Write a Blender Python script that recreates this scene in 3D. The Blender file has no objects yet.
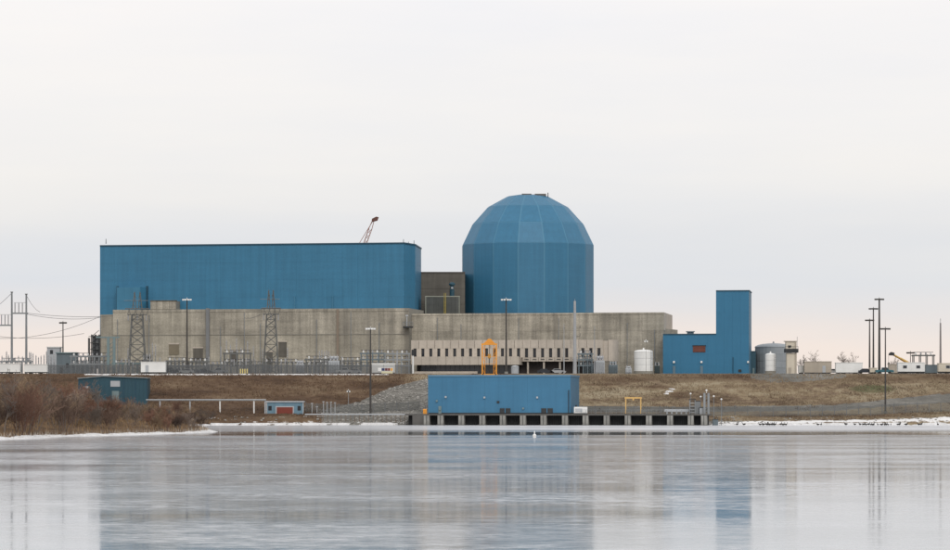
import bpy, bmesh, math, random
import numpy as np
from mathutils import Vector, noise as mnoise

random.seed(7)
R = math.radians
scene = bpy.context.scene
COL = scene.collection

# ------------------------------------------------------------------ camera
F = 950 * 126.3 / 36.0            # focal length in photo pixels
HZ = 403.0                        # photo row of the horizon
CAMZ = 6.0
cam_d = bpy.data.cameras.new('camera')
cam_d.sensor_width = 36.0
cam_d.lens = 126.3
cam_d.shift_y = (HZ - 275.0) / 950.0
cam_d.clip_start = 1.0
cam_d.clip_end = 30000.0
cam = bpy.data.objects.new('camera', cam_d)
cam.location = (0, 0, CAMZ)
cam.rotation_euler = (R(90), 0, 0)
COL.objects.link(cam)
scene.camera = cam

# ------------------------------------------------------------------ world
SUN_EL, SUN_AZ = 36.0, 168.0      # azimuth clockwise from +Y (behind and to the right of the camera)
w = bpy.data.worlds.new('World'); scene.world = w; w.use_nodes = True
nt = w.node_tree; nt.nodes.clear()
def N(t, kind, **kw):
    n = t.nodes.new(kind)
    for k, v in kw.items(): setattr(n, k, v)
    return n
sky = N(nt, 'ShaderNodeTexSky'); sky.sky_type = 'NISHITA'; sky.sun_disc = False
sky.sun_elevation = R(SUN_EL); sky.sun_rotation = R(SUN_AZ)
tc = N(nt, 'ShaderNodeTexCoord'); sep = N(nt, 'ShaderNodeSeparateXYZ')
nt.links.new(tc.outputs['Generated'], sep.inputs[0])
mp = N(nt, 'ShaderNodeMapping'); mp.inputs['Scale'].default_value = (3.2, 3.2, 26)
mp.inputs['Location'].default_value = (0.9, 0.3, 0.2)
nt.links.new(tc.outputs['Generated'], mp.inputs[0])
nz = N(nt, 'ShaderNodeTexNoise'); nz.inputs['Scale'].default_value = 1.0; nz.inputs['Detail'].default_value = 4
nz.inputs['Roughness'].default_value = 0.5
nt.links.new(mp.outputs[0], nz.inputs[0])
ma = N(nt, 'ShaderNodeMath', operation='MULTIPLY_ADD'); ma.inputs[1].default_value = 0.03; ma.inputs[2].default_value = -0.015
nt.links.new(nz.outputs[0], ma.inputs[0])
ad = N(nt, 'ShaderNodeMath', operation='ADD'); nt.links.new(sep.outputs[2], ad.inputs[0]); nt.links.new(ma.outputs[0], ad.inputs[1])
ml = N(nt, 'ShaderNodeMath', operation='MULTIPLY'); ml.inputs[1].default_value = 4.0; nt.links.new(ad.outputs[0], ml.inputs[0])
rp = N(nt, 'ShaderNodeValToRGB'); nt.links.new(ml.outputs[0], rp.inputs[0])
cr = rp.color_ramp
cr.elements[0].position = 0.0; cr.elements[0].color = (0.93, 0.81, 0.735, 1)
cr.elements[1].position = 1.0; cr.elements[1].color = (0.92, 0.915, 0.93, 1)
for p, c in ((0.07, (0.92, 0.815, 0.755, 1)), (0.105, (0.83, 0.785, 0.775, 1)), (0.145, (0.755, 0.772, 0.81, 1)), (0.20, (0.80, 0.802, 0.82, 1)), (0.275, (0.89, 0.873, 0.865, 1)), (0.36, (0.925, 0.905, 0.90, 1)), (0.48, (0.965, 0.94, 0.938, 1))):
    e = cr.elements.new(p); e.color = c
sk = N(nt, 'ShaderNodeMixRGB', blend_type='MULTIPLY'); sk.inputs[0].default_value = 1; sk.inputs[2].default_value = (0.1, 0.1, 0.1, 1)
nt.links.new(sky.outputs[0], sk.inputs[1])
# soft uneven cloud layers
mp2 = N(nt, 'ShaderNodeMapping'); mp2.inputs['Scale'].default_value = (5.5, 5.5, 34); mp2.inputs['Rotation'].default_value = (0, R(4), R(20)); mp2.inputs['Location'].default_value = (2.3, 1.7, 0.6)
nt.links.new(tc.outputs['Generated'], mp2.inputs[0])
nz2 = N(nt, 'ShaderNodeTexNoise'); nz2.inputs['Scale'].default_value = 1.0; nz2.inputs['Detail'].default_value = 5; nz2.inputs['Roughness'].default_value = 0.55
nt.links.new(mp2.outputs[0], nz2.inputs[0])
cl = N(nt, 'ShaderNodeValToRGB'); nt.links.new(nz2.outputs[0], cl.inputs[0])
cl.color_ramp.elements[0].position = 0.34; cl.color_ramp.elements[0].color = (0.97, 0.978, 0.995, 1)
cl.color_ramp.elements[1].position = 0.66; cl.color_ramp.elements[1].color = (1.035, 1.02, 1.0, 1)
cm = N(nt, 'ShaderNodeMixRGB', blend_type='MULTIPLY'); cm.inputs[0].default_value = 1.0
nt.links.new(rp.outputs[0], cm.inputs[1]); nt.links.new(cl.outputs[0], cm.inputs[2])
mx = N(nt, 'ShaderNodeMixRGB'); mx.inputs[0].default_value = 0.94
nt.links.new(sk.outputs[0], mx.inputs[1]); nt.links.new(cm.outputs[0], mx.inputs[2])
bg = N(nt, 'ShaderNodeBackground'); bg.inputs[1].default_value = 1.0
nt.links.new(mx.outputs[0], bg.inputs[0])
wo = N(nt, 'ShaderNodeOutputWorld'); nt.links.new(bg.outputs[0], wo.inputs[0])

# ------------------------------------------------------------------ sun (veiled by cloud)
sd = bpy.data.lights.new('sun', 'SUN'); sd.energy = 1.1; sd.angle = R(25); sd.color = (1.0, 0.95, 0.88)
so = bpy.data.objects.new('sun', sd); COL.objects.link(so); so.location = (200, -200, 300)
dv = Vector((math.sin(R(SUN_AZ)) * math.cos(R(SUN_EL)), math.cos(R(SUN_AZ)) * math.cos(R(SUN_EL)), math.sin(R(SUN_EL))))
so.rotation_euler = (-dv).to_track_quat('-Z', 'Y').to_euler()

# ------------------------------------------------------------------ exposure
scene.view_settings.view_transform = 'Standard'
scene.view_settings.look = 'None'
scene.view_settings.gamma = 1.0
scene.view_settings.exposure = 0.0
scene.view_settings.use_curve_mapping = False
scene.render.resolution_x = 1024; scene.render.resolution_y = 593
scene.render.engine = 'CYCLES'

# ------------------------------------------------------------------ photo column / row at a distance -> metres
def X(px, Y): return (px - 475.0) * Y / F
def Z(py, Y): return CAMZ + (HZ - py) * Y / F
def PT(px, Y): return (X(px, Y), Y)
GZ = 14.4                          # station grade above the lake

# ------------------------------------------------------------------ materials
MATS = {}
def mat(name, col, rough=0.6, var=0.12, scale=(0.3, 0.3, 0.3), detail=5, metal=0.0, streak=0.0, rnd=0.0, bump=0.0, spec=0.4, alpha=1.0, stain=None, fine=0.0):
    if name in MATS: return MATS[name]
    m = bpy.data.materials.new(name); m.use_nodes = True
    t = m.node_tree; b = t.nodes['Principled BSDF']
    b.inputs['Roughness'].default_value = rough; b.inputs['Metallic'].default_value = metal
    b.inputs['Specular IOR Level'].default_value = spec
    g = N(t, 'ShaderNodeNewGeometry')
    def noi(sc, det, rg=0.55):
        mpn = N(t, 'ShaderNodeMapping'); mpn.inputs['Scale'].default_value = sc; t.links.new(g.outputs['Position'], mpn.inputs[0])
        n = N(t, 'ShaderNodeTexNoise'); n.inputs['Scale'].default_value = 1.0; n.inputs['Detail'].default_value = det
        n.inputs['Roughness'].default_value = rg
        t.links.new(mpn.outputs[0], n.inputs[0]); return n
    def mr(sock, a0, a1, b0, b1):
        q = N(t, 'ShaderNodeMapRange'); q.inputs[1].default_value = a0; q.inputs[2].default_value = a1
        q.inputs[3].default_value = b0; q.inputs[4].default_value = b1; t.links.new(sock, q.inputs[0]); return q.outputs[0]
    def mul(a, bb):
        q = N(t, 'ShaderNodeMath', operation='MULTIPLY'); t.links.new(a, q.inputs[0]); t.links.new(bb, q.inputs[1]); return q.outputs[0]
    n1 = noi(scale, detail)
    f = mr(n1.outputs[0], 0.3, 0.7, 1 - var, 1 + var)
    if streak:
        n2 = noi((0.9, 0.9, 0.045), 4); f = mul(f, mr(n2.outputs[0], 0.3, 0.7, 1 - streak, 1 + streak))
        n3 = noi((0.12, 0.12, 0.9), 3); f = mul(f, mr(n3.outputs[0], 0.3, 0.7, 1 - streak * .5, 1 + streak * .5))
    if fine:
        n4 = noi((2.6, 2.6, 2.6), 3, 0.7); f = mul(f, mr(n4.outputs[0], 0.3, 0.7, 1 - fine, 1 + fine))
    if rnd:
        oi = N(t, 'ShaderNodeObjectInfo'); f = mul(f, mr(oi.outputs['Random'], 0, 1, 1 - rnd, 1 + rnd))
    vm = N(t, 'ShaderNodeVectorMath', operation='SCALE'); vm.inputs[0].default_value = col[:3]
    t.links.new(f, vm.inputs['Scale'])
    out = vm.outputs[0]
    if stain:
        n5 = noi((0.25, 0.25, 0.03), 5)
        q = N(t, 'ShaderNodeMixRGB'); t.links.new(mr(n5.outputs[0], 0.52, 0.72, 0, 0.75), q.inputs[0])
        t.links.new(out, q.inputs[1]); q.inputs[2].default_value = (*stain, 1); out = q.outputs[0]
    t.links.new(out, b.inputs['Base Color'])
    if bump:
        nb = noi((1.5, 1.5, 1.5), 6); bp = N(t, 'ShaderNodeBump'); bp.inputs['Strength'].default_value = bump; bp.inputs['Distance'].default_value = 0.3
        t.links.new(nb.outputs[0], bp.inputs['Height']); t.links.new(bp.outputs[0], b.inputs['Normal'])
    if alpha < 1: b.inputs['Alpha'].default_value = alpha
    MATS[name] = m
    return m

BLUE   = mat('blue_siding', (0.042, 0.178, 0.300), 0.45, 0.06, (0.05, 0.05, 0.05), streak=0.08, rnd=0.02, fine=0.05)
BLUEL  = mat('pale_blue_enclosure', (0.052, 0.198, 0.318), 0.45, 0.06, (0.05, 0.05, 0.05), streak=0.08)
BLUED  = mat('dome_siding', (0.041, 0.168, 0.285), 0.45, 0.05, (0.05, 0.05, 0.05), streak=0.07, rnd=0.008, fine=0.05)
BLUES  = mat('seam_blue', (0.07, 0.215, 0.335), 0.5, 0.05)
BLUEP  = mat('pumphouse_siding', (0.046, 0.170, 0.292), 0.45, 0.06, (0.08, 0.08, 0.08), streak=0.05, rnd=0.012)
BLUEV  = mat('vent_building_siding', (0.034, 0.165, 0.29), 0.45, 0.05, (0.06, 0.06, 0.06), streak=0.04, rnd=0.015)
BLUEDK = mat('shed_siding', (0.024, 0.075, 0.105), 0.5, 0.08, streak=0.06)
FLASH  = mat('roof_flashing', (0.02, 0.07, 0.11), 0.5, 0.05)
CONC   = mat('weathered_concrete', (0.345, 0.316, 0.26), 0.85, 0.20, (0.11, 0.11, 0.16), streak=0.25, rnd=0.09, stain=(0.175, 0.162, 0.14), fine=0.2)
CONCT  = mat('tan_concrete', (0.385, 0.353, 0.287), 0.85, 0.18, (0.11, 0.11, 0.16), streak=0.15, rnd=0.09, stain=(0.17, 0.155, 0.13), fine=0.18)
CONCJ  = mat('concrete_joint', (0.27, 0.255, 0.22), 0.9, 0.1)
CONCD  = mat('brown_concrete', (0.125, 0.115, 0.098), 0.85, 0.12, (0.2, 0.2, 0.2), streak=0.15, rnd=0.04)
CONCL  = mat('pale_precast', (0.49, 0.435, 0.37), 0.8, 0.08, (0.4, 0.4, 0.2), streak=0.08, rnd=0.04, fine=0.06)
CONCP  = mat('pier_concrete', (0.27, 0.265, 0.245), 0.85, 0.25, (0.8, 0.8, 0.5), rnd=0.08)
DECKC  = mat('deck_concrete', (0.11, 0.105, 0.098), 0.85, 0.15, (0.8, 0.8, 0.5))
DARK   = mat('dark_steel', (0.03, 0.032, 0.034), 0.6, 0.15)
RACK   = mat('trash_rack_steel', (0.025, 0.027, 0.028), 0.7, 0.2)
GLASS  = mat('window_glass', (0.02, 0.024, 0.03), 0.12, 0.2, (0.6, 0.6, 0.6), spec=0.5)
GALV   = mat('galvanised_steel', (0.24, 0.255, 0.265), 0.5, 0.12, metal=0.2)
TOWERM = mat('weathered_tower_steel', (0.135, 0.138, 0.133), 0.6, 0.12)
POLE   = mat('brown_pole_steel', (0.055, 0.05, 0.046), 0.6, 0.12)
POLEG  = mat('grey_pole_steel', (0.36, 0.37, 0.38), 0.55, 0.1)
LENS   = mat('white_luminaire', (0.82, 0.82, 0.80), 0.3, 0.03)
WHITE  = mat('white_paint', (0.78, 0.78, 0.76), 0.5, 0.05, streak=0.04)
CREAM  = mat('cream_paint', (0.60, 0.54, 0.44), 0.6, 0.06, streak=0.05)
BEIGE  = mat('beige_paint', (0.42, 0.37, 0.305), 0.7, 0.08, streak=0.06)
TANKG  = mat('grey_tank_steel', (0.27, 0.295, 0.315), 0.5, 0.06, streak=0.10, rnd=0.05)
YEL    = mat('yellow_paint', (0.72, 0.36, 0.06), 0.5, 0.08)
ORANGE = mat('orange_paint', (0.72, 0.30, 0.035), 0.5, 0.08)
RED    = mat('rust_red_paint', (0.20, 0.04, 0.025), 0.6, 0.1)
REDB   = mat('red_brown_louver', (0.16, 0.07, 0.055), 0.7, 0.15)
CRANER = mat('crane_red_steel', (0.33, 0.12, 0.075), 0.6, 0.12)
TEAL   = mat('teal_grey_paint', (0.17, 0.235, 0.245), 0.6, 0.12)
GREYB  = mat('blue_grey_cladding', (0.14, 0.175, 0.195), 0.6, 0.12, streak=0.08)
GREYL  = mat('light_grey_cabinet', (0.42, 0.44, 0.46), 0.5, 0.08)
PORC   = mat('grey_porcelain', (0.36, 0.36, 0.37), 0.35, 0.1)
RUBBER = mat('rubber', (0.02, 0.02, 0.02), 0.8, 0.1)
WOOD   = mat('weathered_wood', (0.16, 0.12, 0.085), 0.85, 0.15)
WIRE   = mat('wire', (0.12, 0.12, 0.125), 0.6, 0.05)
CHAIN  = mat('chain_link', (0.105, 0.112, 0.118), 0.6, 0.15, alpha=0.45)
STONE  = mat('riprap_stone', (0.30, 0.285, 0.26), 0.9, 0.35, (0.9, 0.9, 0.9), fine=0.2)
SNOW   = mat('old_snow', (0.66, 0.655, 0.65), 0.8, 0.14, (0.5, 0.5, 0.5), bump=0.4, fine=0.22)
FROST  = mat('frosted_reeds', (0.50, 0.46, 0.40), 0.9, 0.3, (0.4, 0.4, 0.4), fine=0.2)
BARK   = mat('bare_twigs', (0.165, 0.108, 0.08), 0.9, 0.28, (0.12, 0.12, 0.12), rnd=0.2)
BARKG  = mat('grey_stems', (0.165, 0.137, 0.118), 0.9, 0.25, (0.2, 0.2, 0.2), rnd=0.2)
DRYG   = mat('dry_grass', (0.27, 0.178, 0.095), 0.9, 0.35, (0.10, 0.10, 0.10), fine=0.2)
DRYT   = mat('tan_grass', (0.235, 0.18, 0.118), 0.9, 0.35, (0.07, 0.07, 0.07), fine=0.2)
DRYD   = mat('brown_grass', (0.135, 0.085, 0.05), 0.9, 0.35, (0.08, 0.08, 0.08), fine=0.2)
FEATH  = mat('dark_feathers', (0.035, 0.032, 0.03), 0.8, 0.2)
SIGNB  = mat('sign_blue', (0.03, 0.04, 0.12), 0.5, 0.05)

# ------------------------------------------------------------------ mesh building
ORG = {}
class MB:
    def __init__(s): s.v = []; s.f = []
    def add(s, vs, fs):
        o = len(s.v); s.v += [tuple(p) for p in vs]; s.f += [tuple(i + o for i in f) for f in fs]; return s
    def box(s, x0, x1, y0, y1, z0, z1):
        return s.add([(x0,y0,z0),(x1,y0,z0),(x1,y1,z0),(x0,y1,z0),(x0,y0,z1),(x1,y0,z1),(x1,y1,z1),(x0,y1,z1)],
                     [(0,3,2,1),(4,5,6,7),(0,1,5,4),(1,2,6,5),(2,3,7,6),(3,0,4,7)])
    def prism(s, poly, z0, z1):                       # plan polygon, counter-clockwise from above
        n = len(poly); v = [(p[0], p[1], z0) for p in poly] + [(p[0], p[1], z1) for p in poly]
        return s.add(v, [tuple(range(n))[::-1], tuple(range(n, 2*n))] + [(i, (i+1) % n, n + (i+1) % n, n + i) for i in range(n)])
    def vprism(s, prof, y0, y1):                      # outline in x,z pushed along y
        n = len(prof); v = [(p[0], y0, p[1]) for p in prof] + [(p[0], y1, p[1]) for p in prof]
        return s.add(v, [tuple(range(n)), tuple(range(n, 2*n))[::-1]] + [((i+1) % n, i, n + i, n + (i+1) % n) for i in range(n)])
    def tube(s, a, b, r0, r1=None, n=6, caps=True):
        r1 = r0 if r1 is None else r1
        a = Vector(a); b = Vector(b); d = b - a
        if d.length < 1e-6: return s
        d.normalize(); u = d.cross(Vector((0,0,1)) if abs(d.z) < 0.95 else Vector((1,0,0))).normalized(); q = d.cross(u)
        vs = []
        for c, r in ((a, r0), (b, r1)):
            for i in range(n):
                t = 2*math.pi*i/n; vs.append(c + u*(r*math.cos(t)) + q*(r*math.sin(t)))
        fs = [((i+1) % n, i, n + i, n + (i+1) % n) for i in range(n)]
        if caps: fs += [tuple(range(n)), tuple(range(n, 2*n))[::-1]]
        return s.add(vs, fs)
    def bar(s, a, b, w=0.1): return s.tube(a, b, w*0.7, None, 4)
    def lathe(s, cx, cy, prof, n=20):
        m = len(prof); vs = []
        for r, z in prof:
            for i in range(n):
                t = 2*math.pi*i/n; vs.append((cx + r*math.cos(t), cy + r*math.sin(t), z))
        fs = [(j*n + i, j*n + (i+1) % n, (j+1)*n + (i+1) % n, (j+1)*n + i) for j in range(m-1) for i in range(n)]
        fs += [tuple(range(n))[::-1], tuple((m-1)*n + i for i in range(n))]
        return s.add(vs, fs)
    def build(s, name, m, parent=None, local=False, smooth=False):
        o3 = (0,0,0) if (parent is None or local) else ORG[parent.name]
        me = bpy.data.meshes.new(name)
        me.from_pydata([(p[0]-o3[0], p[1]-o3[1], p[2]-o3[2]) for p in s.v], [], s.f); me.update()
        me.materials.append(m)
        if smooth:
            for p in me.polygons: p.use_smooth = True
        ob = bpy.data.objects.new(name, me); COL.objects.link(ob)
        if parent is not None: ob.parent = parent
        ORG[ob.name] = o3
        return ob

def tag(o, label=None, cat=None, group=None, kind=None):
    if label: o['label'] = label
    if cat: o['category'] = cat
    if group: o['group'] = group
    if kind: o['kind'] = kind
    return o
def thing(name, label, cat, loc, group=None, rz=0.0):
    o = bpy.data.objects.new(name, None); COL.objects.link(o)
    o.location = loc; o.rotation_euler = (0, 0, rz); o.empty_display_size = 1
    ORG[o.name] = tuple(loc)
    return tag(o, label, cat, group)
def copy_tree(o, parent=None):
    c = o.copy(); COL.objects.link(c); c.parent = parent
    for ch in o.children: copy_tree(ch, c)
    return c
UNIT = {}
def piece(name, m, parent, c, size, rz=0.0):          # a box piece that shares one unit mesh per material
    if m.name not in UNIT:
        me = bpy.data.meshes.new('unit_' + m.name)
        b = MB().box(-.5,.5,-.5,.5,-.5,.5); me.from_pydata(b.v, [], b.f); me.materials.append(m); UNIT[m.name] = me
    ob = bpy.data.objects.new(name, UNIT[m.name]); COL.objects.link(ob)
    g = ORG[parent.name]; ob.parent = parent
    ob.location = (c[0]-g[0], c[1]-g[1], c[2]-g[2]); ob.scale = size; ob.rotation_euler = (0,0,rz)
    return ob
def panels(parent, name, m, a, b, z0, z1, ncol, rows, proud=0.12, gap=0.1, skip=None):
    dx, dy = b[0]-a[0], b[1]-a[1]; L = math.hypot(dx, dy); rz = math.atan2(dy, dx); nx, ny = dy/L, -dx/L
    zs = [z0 + (z1-z0)*i/rows for i in range(rows+1)] if isinstance(rows, int) else rows
    ts = [i/ncol for i in range(ncol+1)] if isinstance(ncol, int) else ncol
    for j in range(len(zs)-1):
        for i in range(len(ts)-1):
            if skip and skip(i, j): continue
            t = (ts[i]+ts[i+1])/2; wd = (ts[i+1]-ts[i])*L - gap; hh = zs[j+1]-zs[j]-gap
            piece(name, m, parent, (a[0]+dx*t+nx*proud/2, a[1]+dy*t+ny*proud/2, (zs[j]+zs[j+1])/2), (wd, proud, hh), rz)
def along(a, b, t, out=0.0):
    dx, dy = b[0]-a[0], b[1]-a[1]; L = math.hypot(dx, dy)
    return (a[0]+dx*t+dy/L*out, a[1]+dy*t-dx/L*out)
def wallbox(name, m, parent, a, b, t0, t1, z0, z1, out0, out1):
    L = math.hypot(b[0]-a[0], b[1]-a[1]); c = along(a, b, (t0+t1)/2, (out0+out1)/2)
    return piece(name, m, parent, (c[0], c[1], (z0+z1)/2), ((t1-t0)*L, abs(out1-out0), z1-z0), math.atan2(b[1]-a[1], b[0]-a[0]))

def sub(ch, pa):                                       # make a box piece a sub-part of another box piece that has the same turn
    d = ch.location-pa.location; c, sn = math.cos(-pa.rotation_euler.z), math.sin(-pa.rotation_euler.z)
    ch.location = ((d.x*c-d.y*sn)/pa.scale.x, (d.x*sn+d.y*c)/pa.scale.y, d.z/pa.scale.z)
    ch.scale = (ch.scale.x/pa.scale.x, ch.scale.y/pa.scale.y, ch.scale.z/pa.scale.z); ch.rotation_euler = (0, 0, 0); ch.parent = pa

# ================================================================== TERRAIN
SHORE = [(-900,340),(-300,420),(-130,470),(-92,500),(-80,526),(-76,560),(-74,590),(-68,606),(-62,635),(-56,665),(-54.5,690),(-57,712),
         (-66,740),(-70,790),(-72,850),(-70,893),(-60,901),(-40,905),(-20,904),(20,905),(62,897),(80,898),(105,901),(128,903),(300,905),(900,890)]
LAND = SHORE + [(900, 9000), (-900, 9000)]
def signed(xs, ys):
    d = np.full(xs.shape, 1e9)
    for (ax, ay), (bx, by) in zip(SHORE[:-1], SHORE[1:]):
        dx, dy = bx-ax, by-ay; t = np.clip(((xs-ax)*dx + (ys-ay)*dy)/(dx*dx+dy*dy), 0, 1)
        d = np.minimum(d, np.hypot(xs-ax-t*dx, ys-ay-t*dy))
    inside = np.zeros(xs.shape, bool); n = len(LAND)
    for i in range(n):
        (x1, y1), (x2, y2) = LAND[i], LAND[(i+1) % n]
        if y1 == y2: continue
        c = ((y1 > ys) != (y2 > ys)) & (xs < (x2-x1)*(ys-y1)/(y2-y1) + x1)
        inside ^= c
    inside |= (np.abs(xs) >= 900) & (ys > 400)
    return np.where(inside, d, -d)
def wob(xs, ys, s, seed=0):
    k = 1.0/s
    return (np.sin(xs*k*1.3+ys*k*0.7+seed)+np.sin(xs*k*0.53-ys*k*1.7+2.1*seed+1)+np.sin(xs*k*2.1+ys*k*1.9+.7*seed+2))/3
def height(xs, ys):
    xs = np.asarray(xs, float); ys = np.asarray(ys, float)
    d = signed(xs, ys)
    low = np.interp(d, [-40, -3, 0, 3, 12, 60, 200, 400], [-4, -.8, 0, .8, 1.9, 3.4, 5.8, 7.0])
    yy = ys + 2.0*wob(xs, ys, 22, 3) + 0.8*wob(xs, ys, 6, 1)
    yy = np.where(yy > 935, ys, yy)
    pr = np.interp(ys + np.clip(yy-ys, -3, 3)*np.clip((948-ys)/20, 0, 1), [899, 908, 917, 930, 949.5, 952], [0.2, 1.9, 3.3, 6.8, 14.0, GZ])
    pl = np.interp(ys + np.clip(yy-ys, -3, 3)*np.clip((948-ys)/20, 0, 1), [890, 903, 912, 925, 949.5, 952], [.8, 1.6, 3.0, 5.6, 14.0, GZ])
    k = np.clip((-20-xs)/25, 0, 1)
    plate = pr*(1-k) + pl*k
    low = low + np.where(d > 0, 2.6*np.exp(-((xs+84)**2+((ys-862)*.8)**2)/420.0)*np.clip(d/6, 0, 1), 0)
    h = np.where(d > 0, np.maximum(np.minimum(low, GZ), np.where(ys > 888, np.minimum(plate, d*0.6+.1), 0)), low)
    rough = np.clip((d-1)/4, 0, 1)*np.clip((950-ys)/6, 0.03, 1)
    return h + rough*(0.22*wob(xs, ys, 3.1, 5) + 0.15*wob(xs, ys, 1.3, 8))
def ground(x, y): return float(height(np.array([x]), np.array([y]))[0])

gx = np.concatenate([[-9000,-4000,-2000,-1200], np.arange(-900,-170,40), np.arange(-170,171,1.0), np.arange(200,901,40), [1200,2000,4000,9000]])
gy = np.concatenate([[-6000,-2000,-500,0,200,300], np.arange(340,500,10), np.arange(500,880,2.0), np.arange(880,960,0.8), np.arange(960,1100,10), [1200,1500,2000,3000,5000,9000,14000]])
gxx, gyy = np.meshgrid(gx, gy); hz = height(gxx.ravel(), gyy.ravel()); xx = gxx.ravel(); yy_ = gyy.ravel()
nx_, ny_ = len(gx), len(gy)
idx = np.arange(nx_*ny_).reshape(ny_, nx_)
quads = np.stack([idx[:-1,:-1].ravel(), idx[:-1,1:].ravel(), idx[1:,1:].ravel(), idx[1:,:-1].ravel()], 1)
me = bpy.data.meshes.new('ground'); me.from_pydata(np.stack([xx, yy_, hz], 1).tolist(), [], quads.tolist()); me.update()
for p in me.polygons: p.use_smooth = True
pxs = 475 + xx*F/np.maximum(yy_, 50); pys = HZ - (hz-CAMZ)*F/np.maximum(yy_, 50)
dd = signed(xx, yy_)
grav = np.zeros(xx.shape)
grav[(yy_ > 951.5)] = 1
# gravel road along the foot of the right bank climbing to the right
lo = np.interp(xx, [20, 65, 100, 128, 170], [3.6, 3.5, 3.9, 6.0, 8]); hi = np.interp(xx, [20, 65, 100, 128, 170], [5.2, 4.9, 5.5, 8.3, 10.6])
grav = np.where((xx > 28) & (yy_ > 900) & (hz > lo) & (hz < hi), 1, grav)
# stone fill under the tank farm and the ramp beside the pumphouse
grav = np.where((xx > 78) & (xx < 106) & (yy_ > 930) & (hz > 13.3 - 1.4*np.clip((xx-78)/6, 0, 1)*np.clip((106-xx)/14, 0, 1)), 1, grav)
ramp = (xx > -42) & (xx < -12) & (yy_ > 899) & (hz < np.interp(xx, [-42, -32, -24, -12], [4.0, 6.4, 10.3, 13.4]))
grav = np.where(ramp, 1, grav)
snow = np.clip(1 - np.abs(dd-3.0)/3.5, 0, 1)*np.where((xx > 62) & (yy_ > 800), 1, 0)
snow = np.maximum(snow, np.clip(1-np.abs(dd-1.0)/2.2, 0, 1)*np.where((xx < -5) & (xx > -62) & (yy_ > 880), .5, 0))
snow = np.maximum(snow, np.where((np.abs(yy_-950.3) < 1.1) & (xx < -24) & (xx > -112), .66, 0))
snow = np.maximum(snow, np.where((np.abs(hz-1.9) < .25) & (xx < -70) & (xx > -88) & (yy_ > 860), .6, 0))
dark = np.clip((-14-xx)/10, 0, 1)
dark = np.maximum(dark, np.clip(1-np.abs(hz-13.2)/2.0, 0, 1)*np.clip((xx-20)/10, 0, 1)*.7)
pp = 475 + xx*F/np.maximum(yy_, 50); qq = HZ-(hz-CAMZ)*F/np.maximum(yy_, 50); up_ = (yy_ > 900) & (yy_ < 951)
for (cx_, cz_, rx_, rz_, am_) in ((42, 12.6, 9, .9, .9), (36, 11.2, 6, .5, .8), (52, 10.4, 5, .6, .75), (74, 13.6, 6, .7, .9), (112, 13.2, 5, .5, .85), (120, 12.6, 6, .5, .7), (57, 8.2, 3.2, 1.2, .8), (98, 2.4, 26, .45, .9)):
    dark = np.maximum(dark, np.where(up_, am_*np.clip(1.3-((xx-cx_)/rx_)**2-((hz-cz_)/rz_)**2, 0, 1), 0))
moss = np.where(up_, np.clip(1.4-((xx-112)/6.5)**2-((hz-10.0)/1.2)**2, 0, 1), 0)
att2 = me.attributes.new('moss', 'FLOAT', 'POINT'); att2.data.foreach_set('value', moss.astype(np.float32))
att = me.attributes.new('cover', 'FLOAT_COLOR', 'POINT')
att.data.foreach_set('color', np.stack([grav, snow, dark, np.ones_like(grav)], 1).astype(np.float32).ravel())
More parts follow.
